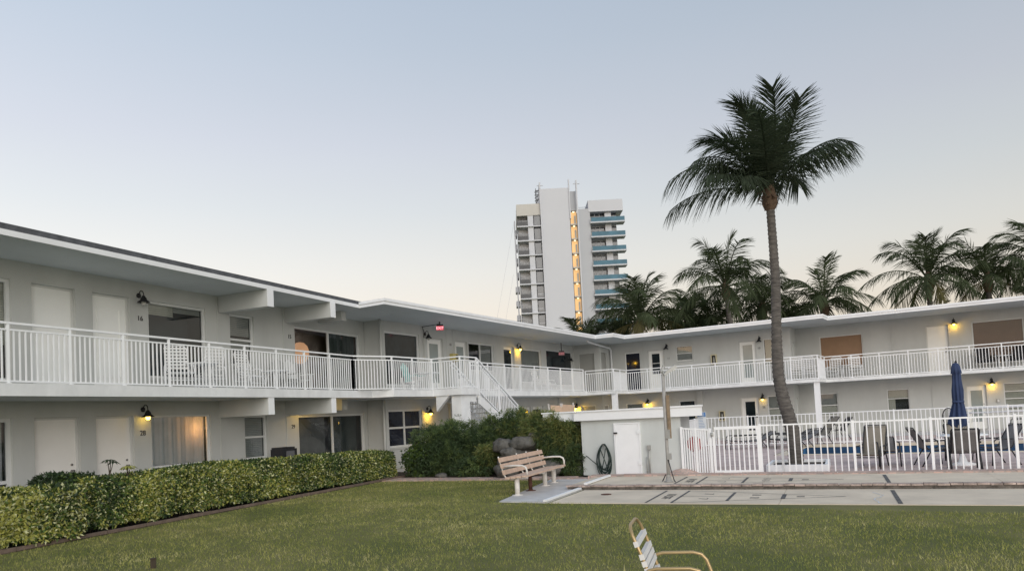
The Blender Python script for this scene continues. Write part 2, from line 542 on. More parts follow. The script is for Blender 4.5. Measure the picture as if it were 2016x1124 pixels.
def facade(fr, u0, u1, z0, z1, holes, depth=.14, joints=()):
    us = sorted(set([u0, u1] + [h[0] for h in holes] + [h[1] for h in holes]))
    zs = sorted(set([z0, z1] + [h[2] for h in holes] + [h[3] for h in holes]))
    mb = MB()
    for i in range(len(us) - 1):
        for j in range(len(zs) - 1):
            uc, zc = (us[i] + us[i + 1]) / 2, (zs[j] + zs[j + 1]) / 2
            if any(h[0] < uc < h[1] and h[2] < zc < h[3] for h in holes): continue
            mb.add([P3(fr, us[i], 0, zs[j]), P3(fr, us[i + 1], 0, zs[j]), P3(fr, us[i + 1], 0, zs[j + 1]), P3(fr, us[i], 0, zs[j + 1])], [(0, 1, 2, 3)])
    for h in holes:
        a, b, c, d = h
        q = [(a, c), (b, c), (b, d), (a, d)]
        for k in range(4):
            p1, p2 = q[k], q[(k + 1) % 4]
            mb.add([P3(fr, p1[0], 0, p1[1]), P3(fr, p2[0], 0, p2[1]), P3(fr, p2[0], -depth, p2[1]), P3(fr, p1[0], -depth, p1[1])], [(0, 1, 2, 3)])
    # rear face of the wall, so that it is a wall and not a sheet
    for i in range(len(us) - 1):
        for j in range(len(zs) - 1):
            uc, zc = (us[i] + us[i + 1]) / 2, (zs[j] + zs[j + 1]) / 2
            if any(h[0] < uc < h[1] and h[2] < zc < h[3] for h in holes): continue
            mb.add([P3(fr, us[i], -depth, zs[j]), P3(fr, us[i], -depth, zs[j + 1]), P3(fr, us[i + 1], -depth, zs[j + 1]), P3(fr, us[i + 1], -depth, zs[j])], [(0, 1, 2, 3)])
    for (ju, ja, jb) in joints:
        fbox(mb, fr, ju - .018, ju + .018, 0, .022, ja, jb)
    return mb.build('wall', MT['wall'], motel)


def frame_boxes(mb, fr, u0, u1, z0, z1, t=.05, w0=-.12, w1=-.05, vs=(), hs=(), mi=0):
    fbox(mb, fr, u0, u0 + t, w0, w1, z0, z1, mi); fbox(mb, fr, u1 - t, u1, w0, w1, z0, z1, mi)
    fbox(mb, fr, u0 + t, u1 - t, w0, w1 - .004, z1 - t, z1, mi); fbox(mb, fr, u0 + t, u1 - t, w0, w1 - .004, z0, z0 + t, mi)
    for v in vs: fbox(mb, fr, v - t / 2, v + t / 2, w0, w1 - .008, z0 + t, z1 - t, mi)
    for h in hs: fbox(mb, fr, u0 + t, u1 - t, w0, w1 - .012, h - t / 2, h + t / 2, mi)


def window(fr, u0, u1, z0, z1, pane='glassd', t=.05, vs=(), hs=(), blind=None, label=None, frame='frame', sill=True, kind='window', room='room'):
    mb = MB(); frame_boxes(mb, fr, u0, u1, z0, z1, t, vs=vs, hs=hs)
    w = mb.build(kind, MT[frame], motel)
    if label: w['label'] = label
    pb = MB()
    if pane == 'glass': pb.add([P3(fr, a_, -.10, b_) for a_, b_ in ((u0 + .01, z0 + .01), (u1 - .01, z0 + .01), (u1 - .01, z1 - .01), (u0 + .01, z1 - .01))], [(0, 1, 2, 3)])
    else: fbox(pb, fr, u0 + .01, u1 - .01, -.105, -.097, z0 + .01, z1 - .01)
    pb.build('pane', MT[pane], w)
    if sill:
        sb = MB(); fbox(sb, fr, u0 - .03, u1 + .03, -.06, .035, z0 - .06, z0 - .001); sb.build('sill', MT['wall'], w)
    if blind:
        for (a, b, c, d, mname) in blind:
            bb = MB()
            nsl = max(1, int((d - c) / .05))
            if pane == 'glass':
                for k in range(nsl):
                    zc = c + (k + .5) * (d - c) / nsl
                    bb.obox(P3(fr, (a + b) / 2, -.15, zc), (b - a, .012, (d - c) / nsl * .92), fr[1], (Vector(fr[2]) + Vector((0, 0, .25))).normalized(), (Vector((0, 0, 1)) - Vector(fr[2]) * .25).normalized())
            bb.build('blind', MT[mname], w)
    if pane == 'glass':
        rb = MB(); fbox(rb, fr, u0 - .05, u1 + .05, -.75, -.7, z0 - .05, z1 + .05)
        fbox(rb, fr, u0 - .1, u0 - .05, -.75, -.141, z0 - .05, z1 + .05); fbox(rb, fr, u1 + .05, u1 + .1, -.75, -.141, z0 - .05, z1 + .05)
        fbox(rb, fr, u0 - .05, u1 + .05, -.75, -.141, z1 + .051, z1 + .1); fbox(rb, fr, u0 - .05, u1 + .05, -.75, -.141, z0 - .1, z0 - .051)
        rb.build('room_interior', MT[room], w)
    return w


def curtain(w, fr, u0, u1, z0, z1, wd=-.22, amp=.035, freq=9, m_='curtain'):
    n = int((u1 - u0) * 60); vs = []
    for i in range(n + 1):
        u = u0 + (u1 - u0) * i / n
        a = amp * (math.sin(u * freq * 2.3) + .5 * math.sin(u * freq * 5.1 + 1))
        for z in (z0, (z0 + z1) / 2, z1):
            vs.append(P3(fr, u + .01 * math.sin(u * 31) * (z1 - z), wd + a * (1 if z < z1 else .6), z))
    fs = []
    for i in range(n):
        for k in range(2):
            fs.append((i * 3 + k, (i + 1) * 3 + k, (i + 1) * 3 + k + 1, i * 3 + k + 1))
    mb = MB(); mb.add(vs, fs, 0, True)
    return mb.build('curtain', MT[m_], w)


def door(fr, u0, u1, z0, z1, m_='door', glass=None, gm='glassg', knob=None, frame='doorf', label=None, mull=(), panel=None):
    t = .05
    mb = MB()
    fbox(mb, fr, u0 + t, u1 - t, -.135, -.105, z0 + .01, z1 - t)
    d = mb.build('door', MT[m_], motel)
    if label: d['label'] = label
    fb = MB()
    fbox(fb, fr, u0, u0 + t, -.139, -.085, z0, z1); fbox(fb, fr, u1 - t, u1, -.139, -.085, z0, z1); fbox(fb, fr, u0 + t, u1 - t, -.139, -.088, z1 - t, z1)
    fb.build('door_frame', MT[frame], d)
    if glass:
        a, b, c, e = glass
        gb = MB(); fbox(gb, fr, a, b, -.13, -.10, c, e); gb.build('door_glass', MT[gm], d)
        lb = MB(); frame_boxes(lb, fr, a - .03, b + .03, c - .03, e + .03, .03, -.125, -.088, hs=mull); lb.build('glass_trim', MT[m_], d)
    if panel:
        a, b, c, e = panel
        lb = MB(); frame_boxes(lb, fr, a, b, c, e, .03, -.125, -.086); lb.build('door_panel', MT[m_], d)
    if knob:
        ku = u1 - .14 if knob == 'r' else u0 + .14
        kb = MB(); kb.lathe(P3(fr, ku, -.105, z0 + 1.0), [(.03, 0), (.03, .012), (.012, .02), (.012, .04), (.03, .052), (.033, .07), (.02, .085), (0, .088)], 12, axis=fr[2])
        kb.build('door_knob', MT['knob'], d)
        kb = MB(); kb.lathe(P3(fr, ku, -.105, z0 + 1.14), [(.026, 0), (.026, .015), (0, .018)], 12, axis=fr[2]); kb.build('deadbolt', MT['knob'], d)
    return d


# ---- left wing
F2L = 2.78
holesL = [(7.4, 9.45, 2.95, 5.05), (9.87, 10.84, 2.78, 5.04), (11.25, 12.22, 2.78, 5.04), (12.72, 14.55, 3.12, 5.04), (15.41, 16.36, 3.55, 5.02),
          (18.15, 21.7, 2.80, 4.93),
          (7.4, 9.42, .35, 2.2), (9.87, 10.88, 0.02, 2.2), (11.26, 12.25, 0.02, 2.2), (12.73, 14.6, .42, 2.19), (15.86, 16.77, .87, 2.12), (18.19, 21.8, .06, 2.09)]
facade(FL, -4.0, 22.0, 0, 5.45, holesL, joints=[(14.96, 2.8, 5.44), (17.62, 2.8, 5.44), (14.96, 0, 2.54), (17.62, 0, 2.54)])
window(FL, *holesL[0], pane='glass', blind=[(7.45, 9.4, 3.7, 5.0, 'blindc')], t=.07)
door(FL, *holesL[1], label='plain white upstairs door nearest the left edge')
door(FL, *holesL[2], panel=(11.42, 12.03, 3.1, 4.75), label='upstairs door with long recessed panel beside number 16')
w = window(FL, *holesL[3], pane='glass', t=.06, blind=[(12.8, 13.6, 4.72, 4.99, 'blindc'), (13.61, 14.48, 4.84, 4.99, 'blind')], label='large picture window beside number 16')
window(FL, *holesL[4], pane='glass', t=.06, hs=(4.3,), blind=[(15.47, 16.3, 4.42, 4.97, 'blind'), (15.47, 16.3, 4.0, 4.27, 'blind')])
w = window(FL, *holesL[5], pane='glass', room='roomb', t=.07, vs=(19.95,), sill=False, kind='sliding_door', label='upstairs sliding glass door with a glowing round lamp inside')
curtain(w, FL, 20.05, 21.6, 2.85, 4.88, -.2, m_='darkc')
w = window(FL, *holesL[6], pane='glass', t=.07, hs=(.92,))
curtain(w, FL, 7.5, 9.35, .45, 2.13, -.2)
door(FL, *holesL[7], m_='doorp', frame='doorf', knob='r', label='plain ground floor door behind the hedge, left one of the pair')
door(FL, *holesL[8], m_='doorp', frame='doorf', knob='r', label='plain ground floor door beside number 28')
w28 = window(FL, *holesL[9], pane='glass', t=.05, hs=(.92,), label='large window with pale curtains beside number 28')
curtain(w28, FL, 12.76, 14.50, .95, 2.15, -.135, .018)
mb = MB(); fbox(mb, FL, 12.79, 14.54, -.135, -.125, .46, .89); mb.build('lower_pane', MT['glassd'], w28)
mb = MB(); fbox(mb, FL, 13.22, 13.28, -.12, -.05, .47, .89); fbox(mb, FL, 14.18, 14.23, -.12, -.05, .47, .89); mb.build('mullion', MT['frame'], w28)
window(FL, *holesL[10], pane='glass', t=.055, hs=(1.5,), blind=[(15.92, 16.7, 1.53, 2.06, 'blind'), (15.92, 16.7, .93, 1.47, 'blind')])
w29 = window(FL, *holesL[11], pane='glass', t=.07, vs=(20.0,), sill=False, kind='sliding_door', label='ground floor sliding door beside number 29 with vertical blinds')
for nm, cu0, cu1 in (('c', 18.3, 19.9), ('d', 20.1, 21.7)):
    mb = MB()
    n = int((cu1 - cu0) / .11)
    for k in range(n):
        a = cu0 + k * .11
        mb.obox(P3(FL, a, -.25, 1.08), (.1, .006, 1.9), (Vector(FL[1]) * .8 + Vector(FL[2]) * .6), (Vector(FL[2]) * .8 - Vector(FL[1]) * .6))
    mb.build('vertical_blind', MT['midc'] if nm == 'c' else MT['darkc'], w29)
# round lamp seen through the upper slider
lamp15 = thing('round_lamp', 'round orange lampshade glowing behind the sliding glass door upstairs', 'lamp', P3(FL, 18.95, -.45, 2.85))
mb = MB(); mb.lathe(P3(FL, 18.95, -.45, 4.15), [(0, -.36), (.12, -.34), (.22, -.24), (.28, -.1), (.29, .06), (.24, .22), (.13, .33), (0, .36)], 20)
mb.build('lamp_shade', MT['warm'], lamp15)
mb = MB(); mb.tube([P3(FL, 18.95, -.45, 2.86), P3(FL, 18.95, -.45, 3.82)], .015); mb.lathe(P3(FL, 18.95, -.45, 2.85), [(.14, 0), (.14, .02), (.02, .03)], 16)
mb.build('lamp_stand', MT['black'], lamp15)

facade(FLM, -17.9, -17.0, 0, 5.45, [], depth=.2)
# ---- middle wing
holesM = [(20.05, 22.1, 3.05, 5.07), (22.62, 23.7, 2.78, 5.0), (24.55, 25.47, 2.78, 5.0), (25.56, 27.62, 3.75, 5.0), (28.5, 29.48, 2.78, 5.01),
          (30.12, 32.22, 3.3, 4.98), (32.8, 35.95, 3.2, 5.07),
          (20.03, 22.08, .78, 2.17), (24.5, 25.4, .02, 2.1), (30.08, 30.86, .02, 2.14), (31.06, 32.2, .02, 2.14)]
facade(FM, 19.8, 36.1, 0, 5.45, holesM, joints=[(23.92, 2.8, 5.44), (24.42, 2.8, 5.44)])
for (a_, b_, w_) in ((23.85, 24.3, .12), (33.85, 34.05, .1), (19.8, 19.95, .12)):
    mb = MB(); fbox(mb, FM, a_, b_, .001, w_, 0, 2.54); mb.build('pilaster', MT['wall'], motel)
window(FM, *holesM[0], t=.07, label='large dark picture window behind the teal chair')
door(FM, *holesM[1], glass=(22.85, 23.45, 3.2, 4.78), label='glazed white door under the red exit sign')
door(FM, *holesM[2], glass=(24.75, 25.28, 3.4, 4.77), gm='glassg', label='glazed door with blind between the meter box and a two pane window')
w = window(FM, *holesM[3], t=.06, vs=(26.55,), hs=(), pane='glass', blind=[(26.6, 27.55, 4.1, 4.93, 'blind')])
door(FM, *holesM[4], glass=(28.64, 29.32, 3.0, 4.85), gm='glassd', label='dark glazed door beside a lit yellow lantern')
window(FM, *holesM[5], t=.06, pane='glass', blind=[(30.2, 32.15, 3.9, 4.92, 'dgrey')])
window(FM, *holesM[6], t=.05, pane='glassd', label='last dark window of the middle wing')
window(FM, *holesM[7], t=.07, vs=(21.05,), hs=(1.5,), pane='glassn', label='four pane dark window on the ground floor beside a lit lantern')
door(FM, *holesM[8], m_='door', knob='l')
door(FM, *holesM[9], glass=(30.2, 30.74, .2, 1.98), gm='glassn')
door(FM, *holesM[10], glass=(31.2, 32.06, .2, 1.98), gm='glassn')
# ---- storage block in the corner
facade(FK, -17.0, -15.4, 0, 5.45, [(-16.68, -15.76, 2.7, 4.92), (-16.72, -15.82, 1.2, 2.07)], depth=.12)
door(FK, -16.68, -15.76, 2.7, 4.92, m_='dgrey', frame='blind', label='grey closet door in the inner corner of the upper walkway')
window(FK, -16.72, -15.82, 1.2, 2.07, pane='blind', t=.05)
facade(FKS, 36.1, 37.5, 0, 5.45, [(36.25, 37.1, 2.7, 4.95), (36.4, 37.1, 1.2, 2.05)], depth=.12)
door(FKS, 36.25, 37.1, 2.7, 4.95, m_='dgrey', frame='blind')
window(FKS, 36.4, 37.1, 1.2, 2.05, pane='blind', t=.05)
# ---- right wing, first stretch
F2R = 2.70
holesR = [(-14.52, -13.62, 2.7, 4.88), (-13.17, -12.27, 2.7, 4.9), (-11.58, -10.68, 4.2, 4.98), (-8.28, -7.43, 2.7, 4.92), (-7.07, -6.1, 3.6, 4.95),
          (-14.6, -13.63, .9, 2.06), (-11.58, -10.7, .9, 2.06), (-8.36, -7.46, .02, 2.04), (-7.03, -6.18, .8, 2.06)]
facade(FR1, -15.4, -5.75, 0, 5.45, holesR, joints=[(-13.42, 2.72, 5.44)])
mb = MB(); fbox(mb, FR1, -10.58, -10.26, 0, .12, 0, 2.54); mb.build('pilaster', MT['wall'], motel)
door(FR1, *holesR[0], m_='glassn', frame='door', label='dark navy door with white surround at the left of the right wing')
door(FR1, *holesR[1], glass=(-12.97, -12.53, 3.6, 4.7), gm='glassd', mull=(4.18,), label='white door with a two pane window')
window(FR1, *holesR[2], pane='glass', t=.04, hs=(4.58,), blind=[(-11.54, -10.72, 4.6, 4.93, 'blindc'), (-11.54, -10.72, 4.25, 4.56, 'blind')], label='small two pane window under the eave')
door(FR1, *holesR[3], glass=(-8.1, -7.62, 3.05, 4.72), gm='glassg', label='white glazed door left of the big palm trunk')
window(FR1, *holesR[4], pane='glass', t=.05, blind=[(-7.0, -6.16, 3.66, 4.9, 'blindc')])
window(FR1, *holesR[5], t=.05, pane='glass', blind=[(-14.54, -13.7, .95, 2.0, 'dgrey')])
window(FR1, *holesR[6], t=.05, pane='glassd')
door(FR1, *holesR[7], glass=(-8.14, -7.66, .35, 1.82), gm='glassd', knob='r', label='glazed ground floor door beyond the pool fence')
window(FR1, *holesR[8], t=.05, pane='glass', hs=(1.41,), blind=[(-6.98, -6.23, .86, 1.38, 'blindc'), (-6.98, -6.23, 1.44, 2.0, 'dgrey')])
facade(FJ, 37.5, 39.2, 0, 5.45, [(38.1, 38.7, 3.3, 4.7), (38.1, 38.7, .6, 1.9)], depth=.1)
window(FJ, 38.1, 38.7, 3.3, 4.7, pane='blind', t=.04, sill=False)
window(FJ, 38.1, 38.7, .6, 1.9, pane='blind', t=.04, sill=False)
# ---- right wing, second stretch
holesS = [(-4.63, -2.65, 3.3, 4.92), (.08, .99, 2.7, 4.96), (1.92, 3.9, 3.0, 4.97), (-4.88, -3.95, .9, 2.04), (-1.75, -.81, 1.0, 2.05), (1.51, 2.3, .02, 2.03), (2.95, 4.6, .8, 2.07),
          (5.6, 7.4, 3.1, 4.95), (5.6, 6.5, .02, 2.05)]
facade(FR2, -5.75, 10, 0, 5.45, holesS, joints=[(-1.38, 2.72, 5.44), (.15, 0, 2.54)])
mb = MB(); fbox(mb, FR2, -2.36, -2.28, 0, .025, 4.7, 5.44); mb.build('conduit_strip', MT['wall'], motel)
window(FR2, *holesS[0], pane='sunset_pane', t=.05, label='wide window with a sunset reflection painted orange tan in the right wing')
door(FR2, *holesS[1], label='plain white upstairs door left of the lit lantern in the right wing', knob='r')
window(FR2, *holesS[2], pane='glass', t=.05, blind=[(1.98, 3.84, 3.3, 4.92, 'wood')], label='wide window with brown wooden blinds')
window(FR2, *holesS[3], pane='glass', t=.05, hs=(1.43,), blind=[(-4.83, -4.0, .95, 1.4, 'blindc'), (-4.83, -4.0, 1.46, 1.99, 'blind')])
w = window(FR2, *holesS[4], pane='glass', t=.04, hs=(1.6,), vs=(), blind=[(-1.7, -.86, 1.62, 2.0, 'blindc'), (-1.7, -1.42, 1.05, 1.57, 'blindc')], label='ground floor window with pale upper blind and open dark lower half')
door(FR2, *holesS[5], glass=(1.68, 2.13, .35, 1.8), gm='glassg', knob='r', label='glazed ground floor door behind the blue parasol')
window(FR2, *holesS[6], pane='glass', t=.05, hs=(1.35, 1.68), blind=[(3.0, 4.55, .85, 2.0, 'blindc')])
window(FR2, *holesS[7], t=.05)
door(FR2, *holesS[8])

# ---- balcony slab
mb = MB()
e0 = P3(FL, -4.0, 1.75, 0); e1 = P3(FL, 19.76, 1.75, 0); i0 = P3(FL, -4.0, -.001, 0); i1 = P3(FL, 21.95, -.001, 0)
mb.prism([(e0.x, e0.y), (e1.x, e1.y), (-15.05, 18.1), (-15.05, 20.25), (-13.85, 20.25), (-13.85, 21.35), (-15.05, 21.35), (-15.05, 33.2),
          (-16.995, 33.2), (-16.995, 19.75), (i1.x, 19.75), (i0.x, i0.y)], 2.55, 2.78, 0, 1, 1)
mb.build('balcony_slab', [MT['slab'], MT['soffit']], motel)
mb = MB()
mb.prism([(-16.995, 33.21), (-13.45, 33.21), (-13.6, 35.3), (-4.25, 35.3), (-4.2, 37.4), (10, 37.4), (10, 39.195), (-5.745, 39.195), (-5.745, 37.495), (-15.395, 37.495), (-15.395, 36.095), (-16.995, 36.095)],
         2.56, 2.70, 0, 1, 1)
mb.build('balcony_slab', [MT['slab'], MT['soffit']], motel)
# ---- cross beams under slab and roof
for u in (15.12, 17.85):
    mb = MB(); fbox(mb, FL, u - .12, u + .12, .001, 1.73, 4.99, 5.449); mb.build('roof_beam', MT['wall'], motel)
mb = MB(); fbox(mb, FL, 19.35, 19.6, .001, .95, 5.14, 5.449); mb.build('roof_beam', MT['wall'], motel)
for u in (15.02, 17.72):
    mb = MB(); fbox(mb, FL, u - .11, u + .11, .001, 1.72, 2.09, 2.549); mb.build('floor_beam', MT['wall'], motel)
mb = MB(); fbox(mb, FL, 19.4, 19.7, .001, .8, 2.2, 2.549); mb.build('floor_beam', MT['wall'], motel)
# white end caps on beams
for u in (15.12, 17.85):
    mb = MB(); fbox(mb, FL, u - .118, u + .118, 1.731, 1.742, 4.992, 5.447); mb.build('beam_end', MT['trim'], motel)
for u in (15.02, 17.72):
    mb = MB(); fbox(mb, FL, u - .108, u + .108, 1.721, 1.735, 2.092, 2.546); mb.build('beam_end', MT['trim'], motel)
# ---- roof
r0 = P3(FL, -4.0, 1.77, 0); rb = P3(FL, -4.0, -9, 0)
mb = MB()
mb.prism([(r0.x, r0.y), (-15.66, 17.3), (-15.66, 19), (-26, 19), (rb.x, rb.y)], 5.45, 5.56, 0, 1, 2)
mb.prism([(r0.x - .02, r0.y), (-15.69, 17.29), (-15.69, 18.9), (-26, 18.9), (rb.x, rb.y)], 5.561, 5.68, 2, 2, 2)
roofL = mb.build('roof', [MT['trim'], MT['soffit'], MT['roofd']], motel)
poly = [(-15.655, 17.3), (-14.6, 17.28), (-14.6, 33.75), (-13.58, 33.68), (-13.6, 35.25), (-3.95, 35.2), (-3.87, 36.4), (10, 36.4), (10, 47), (-25.9, 47), (-25.9, 19.01), (-15.655, 19.01)]
mb = MB(); mb.prism(poly, 5.45, 5.55, 0, 1, 2)
poly2 = [(-15.655, 17.27), (-14.57, 17.25), (-14.57, 33.72), (-13.55, 33.64), (-13.57, 35.22), (-3.92, 35.17), (-3.84, 36.37), (10, 36.37), (10, 47), (-25.9, 47), (-25.9, 19.01), (-15.655, 19.01)]
mb.prism(poly2, 5.551, 5.64, 0, 0, 2)
mb.build('roof', [MT['trim'], MT['soffit'], MT['roof']], motel)
# ---- columns
for (cx, cy) in ((-13.58, 33.42), (-4.42, 35.5)):
    mb = MB(); mb.box((cx - .12, cy - .12, 0), (cx + .12, cy + .12, 2.559)); mb.box((cx - .14, cy - .14, 0), (cx + .14, cy + .14, .1)); mb.build('column', MT['trim'], motel)
# ---- downspouts
mb = MB(); mb.tube([(-15.2, 34.0, 5.43), (-15.2, 34.3, 5.36), (-15.28, 37.25, 5.22), (-15.28, 37.4, 5.1), (-15.28, 37.4, 2.71)], .05, 10); mb.build('downspout', MT['trim'], motel)
mb = MB(); mb.tube([(-16.9, 19.72, 5.44), (-16.9, 19.72, 2.79)], .05, 10); mb.tube([(-16.9, 19.72, 2.54), (-16.9, 19.72, .02)], .05, 10); mb.build('downspout', MT['wall'], motel)
mb = MB(); fbox(mb, FM, 22.33, 22.45, 0, .09, 2.79, 4.95); mb.build('conduit_cover', MT['wall'], motel)


# ---- railings
def railing(pts, z0, ztop, zsec, nposts_sp=1.165, sp=.108, pw=.045, bw=.024, parent=None, start_posts=True, end_post=True, second=True, zb=.04, posts=None):
    parent = parent or motel
    mb = MB()
    allposts = []
    for a, b in zip(pts[:-1], pts[1:]):
        a = Vector((*a[:2], 0)); b = Vector((*b[:2], 0)); L = (b - a).length; d = (b - a).normalized()
        mb.bar(a + Vector((0, 0, ztop)), b + Vector((0, 0, ztop)), .055, .04)
        if second: mb.bar(a + Vector((0, 0, zsec)), b + Vector((0, 0, zsec)), .035, .032)
        mb.bar(a + Vector((0, 0, z0 + zb)), b + Vector((0, 0, z0 + zb)), .035, .032)
        ns = max(1, round(L / nposts_sp))
        for k in range(ns + 1):
            q = a + d * L * k / ns
            if not any((q - r).length < .05 for r in allposts): allposts.append(q)
            if k < ns:
                seg = L / ns; nb = max(1, round(seg / sp) - 1)
                for j in range(1, nb + 1):
                    c = a + d * (L * k / ns + seg * j / (nb + 1))
                    h0, h1 = z0 + zb, (zsec if second else ztop)
                    mb.obox((c.x, c.y, (h0 + h1) / 2), (bw, bw, h1 - h0), d, d.cross(Vector((0, 0, 1))))
    r = mb.build('railing', MT['white'], parent)
    for q in allposts:
        pb = MB(); pb.box((q.x - pw / 2, q.y - pw / 2, z0 - .004), (q.x + pw / 2, q.y + pw / 2, ztop + .012))
        pb.box((q.x - pw * .9, q.y - pw * .9, z0 + .001), (q.x + pw * .9, q.y + pw * .9, z0 + .012))
        pb.build('post', MT['white'], r)
    return r


a0 = P3(FL, 2.5, 1.70, 0)
# left wing posts at u = 8.30 + k*1.165
ua = 8.30 - 10 * 1.165
pa = P3(FL, ua, 1.70, 0); pb_ = P3(FL, ua + 1.165 * 20, 1.70, 0)  # to ~19.95
pend = P3(FL, 19.72, 1.70, 0)
railing([(pa.x, pa.y), (P3(FL, ua + 1.165 * 19, 1.70, 0).x, P3(FL, ua + 1.165 * 19, 1.70, 0).y)], 2.78, 3.87, 3.75)
railing([(P3(FL, ua + 1.165 * 19, 1.70, 0).x, P3(FL, ua + 1.165 * 19, 1.70, 0).y), (-15.12, 18.14), (-15.10, 20.25)], 2.78, 3.87, 3.75, nposts_sp=1.1)
railing([(-15.10, 20.30), (-13.90, 20.30), (-13.90, 21.32)], 2.78, 3.87, 3.75, nposts_sp=1.15)
railing([(-15.10, 22.7), (-15.10, 33.1)], 2.78, 3.87, 3.75, nposts_sp=1.26)
railing([(-15.05, 33.26), (-13.51, 33.26), (-13.66, 35.36), (-4.31, 35.36), (-4.26, 37.46), (10, 37.46)], 2.70, 3.79, 3.65, nposts_sp=1.2, sp=.115)

# ---- staircase
st = thing('staircase', 'white concrete outside staircase with balustrade descending behind the shrubs', 'staircase', (-14.45, 21.35, 0))
z_top, run, rise, nst = 2.60, .28, .172, 15
mb = MB()
for k in range(nst):
    y0 = 21.36 + k * run; z = z_top - k * rise
    mb.box((-14.98, y0 - .02, z - .045), (-13.92, y0 + run + .02, z))
mb.build('step', MT['slab'], st)
for x in (-15.0, -13.86):
    mb = MB()
    ye = 21.355 + nst * run; ze = z_top - nst * rise
    mb.add([(x - .035, 21.355, 2.545), (x - .035, 21.355, 2.2), (x - .035, ye, ze - .15), (x - .035, ye, ze + .2),
            (x + .035, 21.355, 2.545), (x + .035, 21.355, 2.2), (x + .035, ye, ze - .15), (x + .035, ye, ze + .2)],
           [(0, 1, 2, 3), (4, 7, 6, 5), (0, 4, 5, 1), (1, 5, 6, 2), (2, 6, 7, 3), (3, 7, 4, 0)])
    mb.build('stringer', MT['slab'], st)
for x in (-15.02, -13.88):
    mb = MB(); sl = -rise / run; ye = 21.32 + nst * run
    f = lambda y, h: 2.68 + h + (y - 21.32) * sl
    mb.bar((x, 21.32, f(21.32, 1.17)), (x, ye, f(ye, 1.17)), .055, .045)
    mb.bar((x, 21.34, f(21.34, 1.02)), (x, ye, f(ye, 1.02)), .035, .032)
    mb.bar((x, 21.34, f(21.34, .06)), (x, ye, f(ye, .06)), .035, .032)
    y = 21.45
    while y < ye:
        mb.box((x - .012, y - .012, f(y, .06)), (x + .012, y + .012, f(y, 1.02))); y += .115
    r = mb.build('stair_railing', MT['white'], st)
    for k in range(4):
        y = 21.42 + k * 1.36
        pb = MB(); pb.box((x - .023, y - .023, f(y, -.1)), (x + .023, y + .023, f(y, 1.19))); pb.build('post', MT['white'], r)
mb = MB(); mb.box((-14.35, 20.35, 0), (-13.95, 20.9, 2.549)); mb.box((-15.0, 20.9, 2.3), (-13.95, 21.3, 2.548)); mb.build('support_pier', MT['slab'], st)
mb = MB(); mb.add([(-14.98, 20.3, 2.549), (-14.98, 20.3, 2.0), (-14.4, 20.3, 2.549), (-14.98, 20.45, 2.549), (-14.98, 20.45, 2.0), (-14.4, 20.45, 2.549)],
                  [(0, 1, 2), (3, 5, 4), (0, 3, 4, 1), (1, 4, 5, 2), (2, 5, 3, 0)]); mb.build('support_bracket', MT['slab'], st)


# ---- lanterns
def lantern(fr, u, z, lit, label, power=9.0, w=0.0, tiny=False):
    base = P3(fr, u, w, z)
    t = thing('wall_lantern', label, 'lantern', base, group=None)
    n = Vector(fr[2])
    mb = MB(); mb.lathe(base + Vector((0, 0, .12)), [(.062, 0), (.062, .018), (.03, .03), (0, .03)], 16, axis=n); mb.build('back_plate', MT['black'], t)
    mb = MB(); pts = []
    for k in range(9):
        a = math.pi * k / 8
        pts.append(base + Vector((0, 0, .13 + .10 * math.sin(a))) + n * (.02 + .075 * (1 - math.cos(a))))
    pts.append(base + n * .17 + Vector((0, 0, .08)))
    mb.tube(pts, .011, 8); mb.build('arm', MT['black'], t)
    c = base + n * .17
    mb = MB(); mb.lathe(c, [(0, .105), (.03, .10), (.045, .065), (.065, .045), (.075, .0), (.14, -.055), (.145, -.065), (.138, -.062), (.07, -.005), (0, .0)], 20); mb.build('lantern_shade', MT['black'], t)
    mb = MB(); mb.lathe(c + Vector((0, 0, -.06)), [(0, .05), (.03, .045), (.05, .01), (.055, -.02), (.045, -.055), (.02, -.075), (0, -.08)], 14)
    mb.build('bulb', MT['bulb' if lit else 'bulbo'], t)
    if lit:
        ld = bpy.data.lights.new('lantern_light', 'POINT'); ld.energy = power; ld.color = (1.0, .56, .035); ld.shadow_soft_size = .05
        lo = bpy.data.objects.new('lantern_light', ld); COL.objects.link(lo); lo.parent = t; lo.location = c + Vector((0, 0, -.16)) - base
    return t


lantern(FL, 12.47, 5.0, False, 'unlit black lantern above number 16')
lantern(FL, 12.50, 2.22, True, 'black lantern with small lit bulb above number 28', .45)
lantern(FM, 22.5, 5.0, False, 'unlit black lantern beside the glazed door under the exit sign')
lantern(FM, 22.42, 2.05, True, 'lit yellow lantern beside the four pane ground floor window', 8)
lantern(FM, 29.80, 4.97, True, 'lit yellow lantern on the upper wall of the middle wing', 10)
lantern(FR1, -12.07, 4.95, False, 'unlit lantern right of the white door with the two pane window')
lantern(FR1, -7.22, 4.88, False, 'unlit lantern on the upper wall just left of the big palm trunk')
lantern(FR1, -13.30, 2.05, True, 'lit yellow lantern under the right walkway beside a dark window', 12)
lantern(FR1, -7.24, 1.98, True, 'lantern with a small lit bulb beside the glazed ground floor door beyond the pool fence', 1.0)
lantern(FK, -16.95, 2.02, True, 'lit yellow lantern behind the peach folding chairs in the corner', 14, w=.02)
lantern(FR2, 1.23, 5.0, True, 'lit lantern left of the window with brown wooden blinds', 5)
lantern(FR2, 2.52, 2.12, True, 'lit lantern right of the blue parasol on the ground floor wall', 5)
lantern(FM, 35.4, 4.62, False, 'small dark stand-in for the lantern reflected in the last window of the middle wing')  # added solid lantern replaces a mirror image in the window
